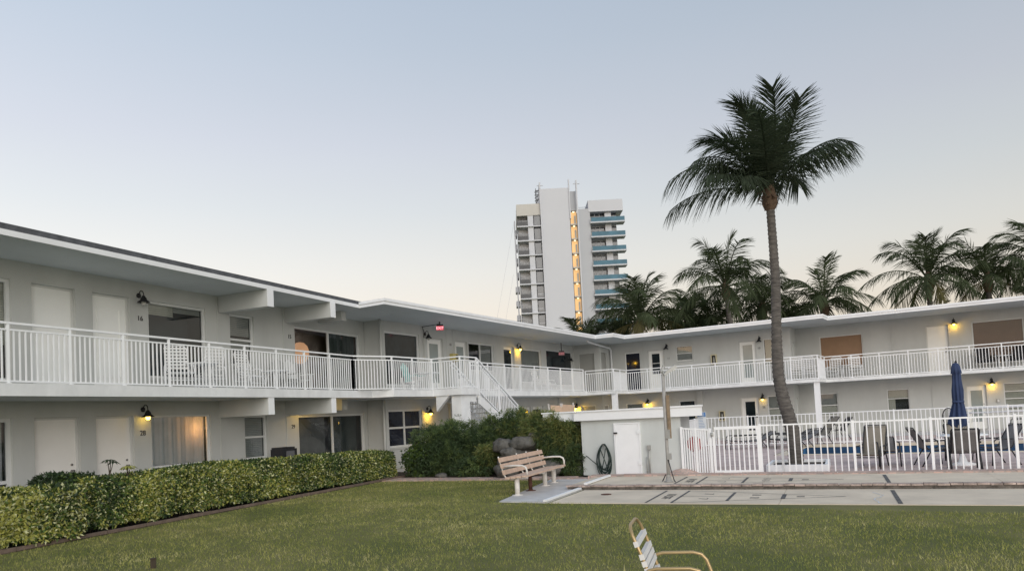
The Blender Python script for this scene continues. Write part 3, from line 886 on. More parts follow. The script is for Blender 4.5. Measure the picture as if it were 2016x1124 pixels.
# ceiling lamps of number 15 and 29
cl = thing('ceiling_lamp', 'small unlit dome lamp above the upper sliding door of number 15', 'lamp', P3(FL, 18.5, .9, 5.2))
mb = MB(); mb.lathe(P3(FL, 18.5, .9, 5.2), [(0, -.16), (.06, -.14), (.09, -.08), (.09, -.04)], 14); mb.build('bulb', MT['bulbo'], cl)
mb = MB(); mb.lathe(P3(FL, 18.5, .9, 5.2), [(.10, -.04), (.13, .01), (.12, .07), (.05, .1), (.03, .25), (0, .25)], 14); mb.build('canopy', MT['black'], cl)
cl = thing('ceiling_lamp', 'lit amber lamp tucked behind the floor beam near number 29', 'lamp', P3(FL, 18.35, .55, 2.4))
mb = MB(); mb.lathe(P3(FL, 18.35, .55, 2.4), [(0, -.12), (.04, -.1), (.055, -.05), (.05, 0)], 14); mb.build('bulb', MT['bulb'], cl)
mb = MB(); mb.lathe(P3(FL, 18.35, .55, 2.4), [(.06, 0), (.08, .03), (.07, .08), (.03, .149), (0, .149)], 14); mb.build('canopy', MT['black'], cl)
ld = bpy.data.lights.new('lamp_light', 'POINT'); ld.energy = 7; ld.color = (1, .62, .16); ld.shadow_soft_size = .05
lo = bpy.data.objects.new('lamp_light', ld); COL.objects.link(lo); lo.parent = cl; lo.location = (0, 0, -.18)
# warm lamp inside window 28
tl = thing('table_lamp', 'small warm lamp glowing at the right edge of the curtained window', 'lamp', P3(FL, 14.30, -.42, 1.2))
mb = MB(); mb.lathe(P3(FL, 14.30, -.42, 1.95), [(0, -.05), (.04, -.03), (.045, .02), (.03, .06), (0, .07)], 12); mb.build('bulb', MT['bulb'], tl)
mb = MB(); mb.tube([P3(FL, 14.30, -.42, 1.2), P3(FL, 14.30, -.42, 1.9)], .012); mb.build('lamp_stand', MT['black'], tl)
ld = bpy.data.lights.new('lamp_light', 'POINT'); ld.energy = 9; ld.color = (1, .45, .16); ld.shadow_soft_size = .04
lo = bpy.data.objects.new('lamp_light', ld); COL.objects.link(lo); lo.parent = tl; lo.location = Vector((0, 0, .62)) - Vector(FL[1]) * .06


# ---- lettering
def text_mesh(name, body, size, fr, u, w, z, mname, parent=None, ext=.006, align='CENTER', M4=None):
    cu = bpy.data.curves.new(name, 'FONT'); cu.body = body; cu.size = size; cu.extrude = ext; cu.align_x = align; cu.align_y = 'CENTER'
    tmp = bpy.data.objects.new(name + '_tmp', cu)
    me = bpy.data.meshes.new_from_object(tmp)
    bpy.data.objects.remove(tmp)
    if M4 is None:
        d, n = Vector(fr[1]), Vector(fr[2]); p = P3(fr, u, w, z)
        M4 = Matrix(((d.x, 0, n.x, p.x), (d.y, 0, n.y, p.y), (0, 1, 0, p.z), (0, 0, 0, 1)))
    p0 = M4.translation.copy()
    if parent is None:
        me.transform(Matrix.Translation(-p0) @ M4)
        o = bpy.data.objects.new(name, me); o.location = p0
    else:
        off = Vector(); q = parent
        while q is not None: off += q.location; q = q.parent
        me.transform(Matrix.Translation(-off) @ M4)
        o = bpy.data.objects.new(name, me); o.parent = parent
    me.materials.clear(); me.materials.append(MT[mname])
    COL.objects.link(o)
    return o


for body, fr, u, z, lab in (('16', FL, 12.49, 4.56, 'dark house number 16 left of the large upstairs picture window'), ('15', FL, 17.91, 4.56, 'small house number 15 left of the upstairs sliding door'),
                            ('28', FL, 12.48, 1.77, 'dark house number 28 under the lantern left of the curtained window'), ('29', FL, 17.93, 1.74, 'small house number 29 left of the ground floor sliding door'),
                            ('13', FM, 24.2, 4.80, 'small house number between the glazed doors of the middle wing'), ('11', FR1, -12.0, 4.38, 'tiny house number right of the white door with the two pane window'),
                            ('10', FR1, -7.27, 4.5, 'tiny house number left of the big palm trunk upstairs'), ('25', FR1, -7.22, 1.5, 'tiny house number beside the glazed ground floor door')):
    o = text_mesh('house_number', body, .168 if fr is FL else .14, fr, u, .008, z, 'ink'); tag(o, lab, 'house number')


def exit_sign(fr, u, w, z, label, bright=True, s=1.0):
    t = thing('exit_sign', label, 'sign', P3(fr, u, w, z))
    d = (Vector(fr[1]) * .55 - Vector(fr[2]) * -.83)  # faces along the walkway towards the lawn
    face_n = (Vector(fr[2]) * .62 - Vector(fr[1]) * .78).normalized()
    face_d = Vector((0, 0, 1)).cross(face_n).normalized()
    c = P3(fr, u, w, z)
    mb = MB(); mb.obox(c, (.34 * s, .035, .2 * s), face_d, face_n)
    mb.build('sign_box', MT['exitp' if bright else 'exitd'], t)
    M4 = Matrix(((face_d.x, 0, face_n.x, 0), (face_d.y, 0, face_n.y, 0), (0, 1, 0, 0), (0, 0, 0, 1))); M4.translation = c + face_n * .022
    text_mesh('lettering', 'EXIT', .17 * s, fr, 0, 0, 0, 'exitw' if bright else 'exitr', parent=t, M4=M4)
    mb = MB(); mb.obox(c + Vector((0, 0, .14 * s)), (.3 * s, .06, .05), face_d, face_n); mb.bar(c + Vector((0, 0, .14)), c + Vector((0, 0, 5.44 - z)), .03, .03)
    mb.build('bracket', MT['black'], t)
    return t


es = exit_sign(FM, 22.0, 1.1, 5.2, 'glowing red EXIT sign hanging under the eave of the middle wing', True, .82)
mb = MB(); mb.tube([P3(FM, 22.0, 1.1, 5.36), P3(FM, 22.25, .06, 5.38), P3(FM, 22.38, .05, 5.2), P3(FM, 22.38, .03, 4.95)], .014, 6); mb.build('conduit', MT['black'], es)
exit_sign(FM, 33.9, .35, 4.87, 'dim pink stand-in for the EXIT sign reflected in the last window of the middle wing', False, .9)  # solid sign added in place of a reflection in the window glass

# small wall boxes
mb = MB(); fbox(mb, FM, 24.12, 24.5, .001, .16, 4.1, 4.42)
o = thing('meter_box', 'pale yellow meter box behind the landing rail', 'meter box', P3(FM, 24.3, 0, 4.1)); mb.build('housing', MT['yellow'], o)
mb = MB(); fbox(mb, FM, 24.36, 24.47, .161, .17, 4.2, 4.38); mb.build('panel', MT['black'], o)
for (u, z, lab) in ((-9.56, 3.86, 'upper fire extinguisher cabinet on the right wing wall'), (-9.32, .9, 'lower fire extinguisher cabinet behind the pool fence')):
    o = thing('extinguisher_cabinet', lab, 'cabinet', P3(FR1, u, 0, z), group='fire extinguisher cabinets on the right wing')
    mb = MB(); frame_boxes(mb, FR1, u - .15, u + .15, z, z + .52, .045, .001, .12); mb.build('cabinet_frame', MT['cream'], o)
    mb = MB(); fbox(mb, FR1, u - .1, u + .1, .002, .02, z + .05, z + .47); mb.build('cabinet_back', MT['black'], o)
    mb = MB(); mb.lathe(P3(FR1, u, .06, z + .06), [(0, 0), (.04, 0), (.045, .02), (.045, .24), (.02, .3), (.02, .34), (0, .34)], 10); mb.build('cylinder_body', MT['steel'], o)
o = thing('outlet_box', 'small grey outlet box right of the lit lantern by the parasol', 'outlet', P3(FR2, 2.72, 0, 1.2))
mb = MB(); fbox(mb, FR2, 2.66, 2.78, .001, .05, 1.2, 1.36); mb.build('housing', MT['steel'], o)
mb = MB(); fbox(mb, FR2, 2.68, 2.76, .051, .06, 1.22, 1.34); mb.build('cover', MT['frame'], o)

# ================================================================== ground and paving
PX0, PX1, PY0, PY1 = -4.15, 9.0, 24.7, 29.1


def sheet(name, rects, z, m_, polys=()):
    mb = MB()
    for (x0, y0, x1, y1) in rects:
        mb.add([(x0, y0, z), (x1, y0, z), (x1, y1, z), (x0, y1, z)], [(0, 1, 2, 3)])
    for p in polys:
        mb.add([(x, y, z) for x, y in p], [tuple(range(len(p)))])
    return struct(mb.build(name, MT[m_]))


B = 900
sheet('ground', [(-B, -B, B, PY0), (-B, PY1, B, B), (-B, PY0, PX0, PY1), (PX1, PY0, B, PY1)], 0, 'lawn')
OC = Vector((-6.5, 12.35, 0)); EX = Vector((.9945, .1045, 0)); EY = Vector((-.1045, .9945, 0))


def cp(a, b, z=0.0):
    return OC + EX * a + EY * b + Vector((0, 0, z))


def cq(a, b):
    p = cp(a, b); return (p.x, p.y)


# pool deck
pd = sheet('pool_deck', [(-12, PY1 + .35, 12, 35.2), (-12, 22, PX0 - .35, PY1 + .35), (PX0 - .35, 22, 12, PY0 - .35), (PX1 + .35, PY0 - .35, 12, PY1 + .35)], .004, 'brick3',
           [[cq(-3.2, 4.95), cq(18, 4.95), (12, 22), (-12, 22)]])
sheet('paved_walk', [(-16.8, 19.0, -10.4, 33.5), (-17, 35.2, 12, 39)], .006, 'pad')
# brick kerb strip along the court and the walk to the left
mb = MB()
N_ = 60
for i in range(N_):
    a0_, a1_ = -8.2 + i * 25 / N_, -8.2 + (i + 1) * 25 / N_
    h = .10 if a0_ > -1 else .02 + .05 * random.random()
    mb.obox(cp((a0_ + a1_) / 2, 4.72, h / 2 + random.uniform(-.006, .006)), (25 / N_ - .004, .46 + random.uniform(-.02, .02), h), EX, EY)
struct(mb.build('brick_path', MT['brick']))
mb = MB()
# mound of pavers beside the equipment shed
g = []
nx, ny = 22, 8
for j in range(ny + 1):
    for i in range(nx + 1):
        x = 0.9 + i * 1.6 / nx; y = 4.5 + j * .9 / ny
        h = .17 * math.exp(-((x - 1.62) / .42) ** 2) * math.exp(-((y - 5.15) / .45) ** 2) + .03
        g.append(cp(x, y, h + random.uniform(-.006, .006)))
mb.add(g, [(j * (nx + 1) + i, j * (nx + 1) + i + 1, (j + 1) * (nx + 1) + i + 1, (j + 1) * (nx + 1) + i) for j in range(ny) for i in range(nx)], 0, True)
struct(mb.build('paver_slope', MT['brick']))
# shuffleboard courts
mb = MB()
for i in range(5):
    mb.obox(cp(-.0 + i * 4.2 + 2.1, 1.06, -.02), (4.192, 2.15, .064), EX, EY)
struct(mb.build('shuffleboard_court_floor', MT['concrete']))
mb = MB()
for i in range(5):
    mb.obox(cp(-.5 + i * 4.2 + 2.1, 3.42, .0), (4.192, 2.12, .15), EX, EY)
struct(mb.build('rear_court_floor', MT['concrete']))
mb = MB()
x = -.45
while x < 20:
    L = random.uniform(.19, .215)
    mb.obox(cp(x + L / 2, 2.25, .092 + random.uniform(-.006, .006)), (L - .012, .21 + random.uniform(-.022, .022), .034), EX, EY); x += L
struct(mb.build('brick_kerb', MT['kerbb']))
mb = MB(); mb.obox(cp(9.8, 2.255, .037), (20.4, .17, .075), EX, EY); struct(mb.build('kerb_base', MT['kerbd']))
sheet('concrete_pad', [], .022, 'pad', [[(-7.65, 12.35), (-6.56, 12.35), (-7.05, 16.95), (-8.75, 16.9)]])
mb = MB(); mb.prism([(-7.65, 12.35), (-6.56, 12.35), (-7.05, 16.95), (-8.75, 16.9)], .0, .0215); struct(mb.build('concrete_pad_edge', MT['pad']))
for (y0, y1, z, l) in ((.0, 2.12, .02, 'white painted backstop board at the head of the front court'), (2.5, 4.4, .08, 'white painted backstop board at the head of the rear court')):
    mb = MB(); mb.bar(cp(-.1, y0, z + .03), cp(-.1, y1, z + .03), .075, .04); o = mb.build('backstop_board', MT['trim']); tag(o, l, 'board')
# markings
mk = MB()


def mline(p, q, w_, z):
    a = cp(p[0], p[1], z); b = cp(q[0], q[1], z); d = (b - a).normalized(); s_ = d.cross(Vector((0, 0, 1))) * w_ / 2
    mk.add([a - s_, b - s_, b + s_, a + s_], [(0, 1, 2, 3)])


def court_marks(cy, hw, z, tx0=0.0):
    mline((1.88, cy - hw), (1.88, cy + hw), .045, z); mline((2.35, cy - hw), (2.35, cy + hw), .045, z)
    mline((2.35, cy - hw), (5.25, cy), .02, z); mline((2.35, cy + hw), (5.25, cy), .02, z)
    f = lambda x_: hw * (5.25 - x_) / 2.9
    mline((3.29, cy - f(3.29)), (3.29, cy + f(3.29)), .055, z); mline((4.22, cy - f(4.22)), (4.22, cy + f(4.22)), .075, z)
    mline((2.35, cy), (3.29, cy), .02, z)
    mline((6.04, cy - hw), (6.04, cy + hw), .07, z)


court_marks(.99, .93, .0165); court_marks(3.35, .85, .0795)
struct(mk.build('court_markings', MT['inkb']))
ck = MB()


def crack(p, steps, da, w_, z, sd_):
    rs = random.Random(sd_); a_, b_ = p; ang = da; pts = []
    for _ in range(steps):
        pts.append(cp(a_, b_, z)); ang += rs.uniform(-.5, .5); a_ += math.cos(ang) * .09; b_ += math.sin(ang) * .09
        if b_ > (2.05 if z < .05 else 4.3) or b_ < (.02 if z < .05 else 2.5): break
    for i in range(len(pts) - 1):
        d = (pts[i + 1] - pts[i]).normalized(); n_ = d.cross(Vector((0, 0, 1))) * w_ * rs.uniform(.4, 1)
        ck.add([pts[i] - n_, pts[i + 1] - n_, pts[i + 1] + n_, pts[i] + n_], [(0, 1, 2, 3)])


crack((5.7, 1.6), 26, -1.0, .012, .0168, 3)
crack((8.4, 2.0), 22, -1.6, .006, .0168, 5)
crack((8.9, 4.2), 22, -1.2, .007, .0798, 7)
crack((.5, .1), 16, 1.3, .005, .0168, 9)
struct(ck.build('court_cracks', MT['signw']))
for (cy, hw, z) in ((.99, .93, .018), (3.35, .85, .081)):
    for body, a, b, s in (('10 OFF', 2.11, cy, .26), ('7', 2.82, cy + hw * .38, .26), ('7', 2.82, cy - hw * .38, .26), ('8', 3.72, cy + hw * .22, .24), ('8', 3.72, cy - hw * .22, .24), ('10', 4.5, cy, .2)):
        # numerals read from the head of the court
        M4 = Matrix(((-EY.x, EX.x, 0, 0), (-EY.y, EX.y, 0, 0), (0, 0, 1, 0), (0, 0, 0, 1)))
        M4.translation = cp(a, b, z)
        o = text_mesh('court_numeral_markings', body, s, None, 0, 0, 0, 'inkb', M4=M4, ext=.0008); struct(o)
o = thing('floor_drain', 'small round rusty drain cover set in the front court', 'drain', cp(.75, 1.3, .014))
mb = MB(); mb.lathe(cp(.75, 1.3, .014), [(.11, 0), (.11, .008), (.07, .010), (.07, .004), (0, .004)], 20); mb.build('cover', MT['rust'], o)

# pool
mb = MB()
zb = -1.3
mb.add([(PX0, PY0, 0), (PX1, PY0, 0), (PX1, PY1, 0), (PX0, PY1, 0), (PX0, PY0, zb), (PX1, PY0, zb), (PX1, PY1, zb), (PX0, PY1, zb)],
       [(0, 4, 5, 1), (1, 5, 6, 2), (2, 6, 7, 3), (3, 7, 4, 0), (4, 7, 6, 5)])
struct(mb.build('pool_basin', MT['tiles']))
mb = MB(); mb.add([(PX0, PY0, -.34), (PX1, PY0, -.34), (PX1, PY1, -.34), (PX0, PY1, -.34)], [(0, 1, 2, 3)]); struct(mb.build('pool_water', MT['water']))
mb = MB()
for (x0, y0, x1, y1) in ((PX0 - .3, PY0 - .3, PX1 + .3, PY0 + .02), (PX0 - .3, PY1 - .02, PX1 + .3, PY1 + .3), (PX0 - .3, PY0 + .02, PX0 + .02, PY1 - .02), (PX1 - .02, PY0 + .02, PX1 + .3, PY1 - .02)):
    mb.box((x0, y0, -.05), (x1, y1, .05 if y0 > PY0 + 1 else .012))
struct(mb.build('pool_coping', MT['concrete']))

# ================================================================== shed
sh = thing('pool_equipment_shed', 'low grey flat roofed equipment shed with white door and fascia', 'shed', (-6.8, 17.65, 0))
mb = MB(); mb.prism([(-8.2, 17.65), (-5.45, 17.65), (-5.85, 19.8), (-9.2, 19.8), (-9.2, 18.0), (-8.2, 18.0)], 0, 1.499); mb.build('wall', MT['shedw'], sh)
mb = MB(); mb.prism([(-9.4, 17.72), (-8.35, 17.72), (-8.35, 17.53), (-4.85, 17.53), (-5.5, 19.9), (-9.4, 19.9)], 1.5, 1.73, 0); mb.prism([(-9.43, 17.69), (-8.38, 17.69), (-8.38, 17.50), (-4.82, 17.50), (-5.48, 19.93), (-9.43, 19.93)], 1.731, 1.77, 0)
mb.build('roof', MT['trim'], sh)
fs_ = ((0, 17.65, 0), (1, 0, 0), (0, -1, 0))
mb = MB(); fbox(mb, fs_, -7.2, -6.56, .001, .035, .03, 1.36)
d_ = mb.build('door', MT['white'], sh)
mb = MB(); frame_boxes(mb, fs_, -7.24, -6.52, .02, 1.40, .035, .001, .05); mb.build('door_frame', MT['trim'], d_)
for z in (.3, 1.1):
    mb = MB(); fbox(mb, fs_, -6.6, -6.50, .0505, .062, z, z + .1); mb.build('hinge', MT['trim'], d_)
mb = MB(); fbox(mb, fs_, -7.24, -7.14, .051, .08, 1.12, 1.16); mb.build('latch', MT['black'], d_)
mb = MB(); mb.tube([P3(fs_, -6.30, .04, .02), P3(fs_, -6.30, .04, .78)], .02, 8); mb.tube([P3(fs_, -6.37, .04, .02), P3(fs_, -6.37, .04, .5)], .014, 8); fbox(mb, fs_, -6.34, -6.26, .001, .07, .68, .8)
mb.build('conduit', MT['steel'], sh)

# hose
ho = thing('garden_hose', 'dark green coiled garden hose hanging on the equipment shed wall', 'hose', (-7.53, 17.5, 0))
mb = MB()
pts = []
for k in range(9 * 24):
    a = 2 * math.pi * k / 24; lap = k // 24
    rx = .175 + .05 * math.sin(lap * 2.1) - .05 * max(0, math.cos(a)); rz = .37 + .055 * math.cos(lap * 1.7)
    pts.append(Vector((-7.53 + rx * math.sin(a) + .05 * math.sin(lap * 3) * max(.15, -math.cos(a)), 17.55 + .05 * math.sin(a * .5 + lap), .84 - rz + rz * math.cos(a) + (.02 if math.cos(a) > 0 else 0))))
mb.tube(pts, .013, 7)
for (x0, x1) in ((-.10, .12), (.06, -.10)):
    mb.tube([(-7.53 + x0, 17.53, .75), (-7.53 + (x0 + x1) / 2 + .03, 17.49, .42), (-7.53 + x1, 17.53, .1)], .012, 7)
mb.build('coil', MT['hose'], ho)
mb = MB(); mb.tube([(-7.72, 17.55, .3), (-7.85, 17.5, .42), (-7.98, 17.5, .53), (-8.04, 17.52, .56)], .012, 7); mb.tube([(-7.5, 17.5, .05), (-7.7, 17.4, .03), (-7.95, 17.42, .03), (-8.15, 17.5, .03)], .016, 7)
mb.build('loose_end', MT['hose'], ho)
mb = MB(); mb.lathe((-7.53, 17.648, .84), [(.02, 0), (.02, .1), (.035, .11), (.035, .125), (0, .125)], 10, axis=(0, -1, 0)); mb.build('hook', MT['steel'], ho)

# ================================================================== pool fence
pf = thing('pool_fence', 'white metal picket fence along the near side of the pool', 'fence', cp(2, 5.05))


def fence_run(p, q, z0, zt, parent, sp=.14, post_sp=1.54, name='fence_panel', pw=.055, bw=.026, endposts=True):
    a = Vector(p); b = Vector(q); L = (b - a).length; d = (b - a).normalized(); n_ = d.cross(Vector((0, 0, 1)))
    mb = MB(); up = Vector((0, 0, 1))
    mb.bar(a + up * zt, b + up * zt, .04, .035); mb.bar(a + up * (z0 + .06), b + up * (z0 + .06), .035, .035)
    ns = max(1, round(L / post_sp)); seg = L / ns
    for k in range(ns):
        nb = max(1, round(seg / sp) - 1)
        for j in range(1, nb + 1):
            c = a + d * (seg * k + seg * j / (nb + 1))
            mb.obox(c + up * ((z0 + .06 + zt) / 2), (bw, bw * .8, zt - z0 - .06), d, n_)
    r = mb.build(name, MT['white'], parent)
    for k in range(0 if endposts else 1, ns + (1 if endposts else 0)):
        c = a + d * seg * k
        pb = MB(); pb.obox(c + up * (zt / 2 + .02), (pw, pw, zt + .04), d, n_); pb.build('post', MT['white'], r)
    return r


fx0 = 1.83 - .0
fence_run(cp(3.98, 5.05), cp(3.98 + 1.54 * 6, 5.05), 0, 1.2, pf)
fence_run(cp(3.50, 5.05), cp(3.98, 5.05), 0, 1.2, pf, post_sp=.45)
fence_run((-5.42, 17.60, .06), cp(2.34, 5.05), 0, 1.14, pf, sp=.058, post_sp=.38)
fence_run(cp(13.22, 5.05), (9.5, 31, 0), 0, 1.2, pf)
gt = thing('pool_gate', 'white picket pool gate with latch between the shed and the fence', 'gate', cp(2.4, 5.05))
g0, g1 = cp(2.42, 5.05), cp(3.45, 5.05); dg = (g1 - g0).normalized(); ng = dg.cross(Vector((0, 0, 1)))
mb = MB(); up = Vector((0, 0, 1))
mb.obox(g0 + up * .63, (.055, .05, 1.14), dg, ng); mb.obox(g1 + up * .63, (.055, .05, 1.14), dg, ng)
mb.bar(g0 + up * 1.17, g1 + up * 1.17, .048, .07); mb.bar(g0 + up * .1, g1 + up * .1, .048, .085)
mb.build('gate_frame', MT['white'], gt)
mb = MB()
for k in range(1, 9):
    c = g0 + (g1 - g0) * k / 9; mb.obox(c + up * .63, (.03, .025, 1.0), dg, ng)
mb.build('pickets', MT['white'], gt)
mb = MB(); mb.lathe(g0 - dg * .03 + up * .98 - ng * 0 + Vector((0, -.05, 0)), [(0, 0), (.035, .0), (.035, .09), (0, .09)], 12); mb.obox(g0 + up * 1.2 + Vector((0, -.03, 0)), (.03, .03, .22), dg, ng)
mb.build('latch', MT['steel'], gt)
mb = MB(); mb.lathe((-5.12, 17.66, .80), [(.0, 0), (.125, 0)], 28, mi=1, axis=(-.1, -1, 0)); mb.lathe((-5.12, 17.66, .80), [(.125, 0), (.19, 0), (.195, .004), (.195, .015), (0, .015)], 28, axis=(-.1, -1, 0))
o = mb.build('round_sign', [MT['red'], MT['signw']]); tag(o, 'round red sign seen through the side pickets by the gate', 'sign')
# pool rules notice
ns_ = thing('notice_board', 'blue and white notice board on the corner of the shed', 'sign', (-4.89, 17.62, 1.14))
mb = MB(); mb.box((-4.99, 17.60, 1.14), (-4.78, 17.62, 1.58)); mb.build('board', MT['signw'], ns_)
mb = MB(); mb.box((-4.985, 17.594, 1.47), (-4.785, 17.599, 1.575)); mb.build('heading_band', MT['signb'], ns_)
fn = ((0, 17.593, 0), (1, 0, 0), (0, -1, 0))
text_mesh('lettering', 'POOL\nRULES', .05, fn, -4.885, .0, 1.522, 'signw', parent=ns_, ext=.001)
mb = MB()
for k in range(7): mb.box((-4.965, 17.596, 1.43 - k * .038), (-4.965 + random.uniform(.1, .16), 17.599, 1.438 - k * .038))
mb.build('printed_lines', MT['signb'], ns_)
mb = MB(); mb.box((-4.91, 17.625, 0), (-4.87, 17.66, 1.5)); mb.build('post', MT['white'], ns_)

bf = thing('rear_pool_fence', 'white metal picket fence on the far side of the pool', 'fence', (0, 30.6, 0))
fence_run((-8.3, 30.3, 0), (9.5, 30.8, 0), 0, 1.2, bf, sp=.15, post_sp=1.8)
fence_run((-8.3, 30.3, 0), (-7.6, 20.6, 0), 0, 1.2, bf, sp=.15, post_sp=1.8)
rr = thing('ramp_handrail', 'white double handrail beyond the rear pool fence at the right', 'handrail', (3.5, 32, 0))
mb = MB()
for z in (.95, 1.12): mb.tube([(1.0, 32.0, z), (9, 32.2, z)], .03, 8)
mb.build('rail', MT['white'], rr)
for x in (1.0, 3.6, 6.2, 9.0):
    mb = MB(); mb.tube([(x, 32.0, 0), (x, 32.0, 1.12)], .025, 8); mb.build('post', MT['white'], rr)

# planter box round palm
pl = thing('palm_planter', 'low white square planter kerb round the foot of the tall palm', 'planter', (-3.0, 19.6, 0))
a_, b_2 = .10, .17
mb = MB()
c0, c1, c2, c3 = Vector((-3.6, 18.72, 0)), Vector((-2.25, 18.86, 0)), Vector((-2.4, 20.5, 0)), Vector((-3.75, 20.35, 0))
for p, q in ((c0, c1), (c1, c2), (c2, c3), (c3, c0)):
    mb.bar(p + Vector((0, 0, .085)), q + Vector((0, 0, .085)), .09, .17)
mb.build('kerb', MT['trim'], pl)
mb = MB(); mb.add([p + Vector((0, 0, .10)) for p in (c0, c1, c2, c3)], [(0, 1, 2, 3)]); mb.build('soil', MT['soil'], pl)


# ================================================================== palms
def frond_arrays(p0, p1, p2, nl, Lmax, W, droop, side_sp=1.0, start=.14, roll=0.0, stiff=.5):
    """quads of one frond: rachis bezier p0-p1-p2 with two rows of leaflets"""
    p0, p1, p2 = map(lambda q: np.array(q, float), (p0, p1, p2))
    out_v = []; ts = np.linspace(0, 1, 15)
    B_ = lambda t: (1 - t) ** 2 * p0 + 2 * t * (1 - t) * p1 + t * t * p2
    D_ = lambda t: 2 * (1 - t) * (p1 - p0) + 2 * t * (p2 - p1)
    flen = np.linalg.norm(p1 - p0) + np.linalg.norm(p2 - p1)
    # rachis as a crossed pair of ribbons
    for i in range(14):
        a, b = B_(ts[i]), B_(ts[i + 1]); d = D_(ts[i]); d /= np.linalg.norm(d)
        s = np.cross(d, [0, 0, 1.0]); nrm = np.linalg.norm(s); s = s / nrm if nrm > .05 else np.array([1, 0, 0.])
        u = np.cross(s, d)
        w0 = W * 1.1 * (1 - ts[i] * .8) + .004; w1 = W * 1.1 * (1 - ts[i + 1] * .8) + .004
        out_v += [a - s * w0, a + s * w0, b + s * w1, b - s * w1, a - u * w0 * .7, a + u * w0 * .7, b + u * w1 * .7, b - u * w1 * .7]
    for sgn in (-1, 1):
        for k in range(nl):
            t = start + (1 - start) * (k + rng.uniform(.2, .8)) / nl
            base = B_(t); d = D_(t); d /= np.linalg.norm(d)
            s = np.cross(d, [0, 0, 1.0]); nrm = np.linalg.norm(s)
            s = s / nrm if nrm > .15 else np.array(HR)
            u = np.cross(s, d)
            s = s * math.cos(roll) + u * math.sin(roll)
            prof = min(1.0, .5 + (t - start) * 2.0) * (1 - max(0, t - .55) ** 1.3 * 1.05)
            L = Lmax * max(.45, prof) * rng.uniform(.85, 1.12)
            fwd = .45 + 1.7 * t ** 1.8
            dirv = s * sgn * side_sp + d * fwd + u * rng.uniform(-.05, .30)
            dirv /= np.linalg.norm(dirv)
            dr = droop * rng.uniform(.5, 1.4)
            dirv = dirv + np.array([0, 0, -1]) * dr * .95
            dirv /= np.linalg.norm(dirv)
            m_ = base + dirv * L * .5
            e_ = base + dirv * L + np.array([0, 0, -1]) * L * (.06 + .14 * dr)
            wv = np.cross(dirv, u + rng.normal(0, .35, 3)); wv /= np.linalg.norm(wv) + 1e-9
            w_ = W * rng.uniform(.8, 1.15)
            out_v += [base - wv * w_ * .35, base + wv * w_ * .35, m_ + wv * w_ * .5, m_ - wv * w_ * .5]
            out_v += [m_ - wv * w_ * .5, m_ + wv * w_ * .5, e_ + wv * w_ * .07, e_ - wv * w_ * .07]
    return np.array(out_v)


def trunk(parent, pts, rads, name='trunk', matn='bark', ring=.11):
    """ringed tapered trunk along a path"""
    P = [Vector(p) for p in pts]
    path = []; rr_ = []
    for i in range(len(P) - 1):
        n = max(2, int((P[i + 1] - P[i]).length / (ring / 2)))
        for k in range(n):
            t = k / n
            path.append(P[i].lerp(P[i + 1], t)); rr_.append(rads[i] * (1 - t) + rads[i + 1] * t)
    path.append(P[-1]); rr_.append(rads[-1])
    for _ in range(6):
        path = [path[0]] + [(path[i - 1] + path[i] * 2 + path[i + 1]) / 4 for i in range(1, len(path) - 1)] + [path[-1]]
    rr_ = [r * (1 + (.07 if i % 2 else -.05) + random.uniform(-.02, .02)) for i, r in enumerate(rr_)]
    mb = MB(); mb.tube(path, rr_, 14)
    return mb.build(name, MT[matn], parent)


# the tall palm: positions measured in metres right / up / away from the heart of its crown
hero = thing('coconut_palm', 'tall coconut palm with bare curved trunk rising from the white planter by the pool', 'palm tree', (-3.2, 19.6, 0))
HC = Vector((-3.28, 19.6, 7.35))
trunk(hero, [(-3.07, 19.6, .05), (-3.06, 19.6, .68), (-3.15, 19.6, 1.25), (-3.29, 19.6, 1.88), (-3.36, 19.6, 2.42), (-3.35, 19.6, 3.22), (-3.31, 19.6, 4.02), (-3.27, 19.6, 4.82), (-3.27, 19.6, 5.9), (-3.28, 19.6, 7.0)],
      [.19, .18, .17, .158, .147, .134, .124, .117, .11, .105])
mb = MB(); mb.lathe((-3.28, 19.6, 6.78), [(.10, 0), (.16, .08), (.20, .2), (.19, .35), (.15, .5), (.12, .7), (.08, .9)], 14)
for k in range(26):
    a = random.uniform(0, 6.28); z = random.uniform(6.85, 7.35); r = .16
    c = Vector((-3.28 + r * math.cos(a), 19.6 + r * math.sin(a), z)); dv = Vector((math.cos(a), math.sin(a), random.uniform(-1.2, .9))).normalized()
    mb.bar(c, c + dv * random.uniform(.08, .2), .05, .012)
mb.build('crown_base', MT['barkb'], hero)
K = 75.5
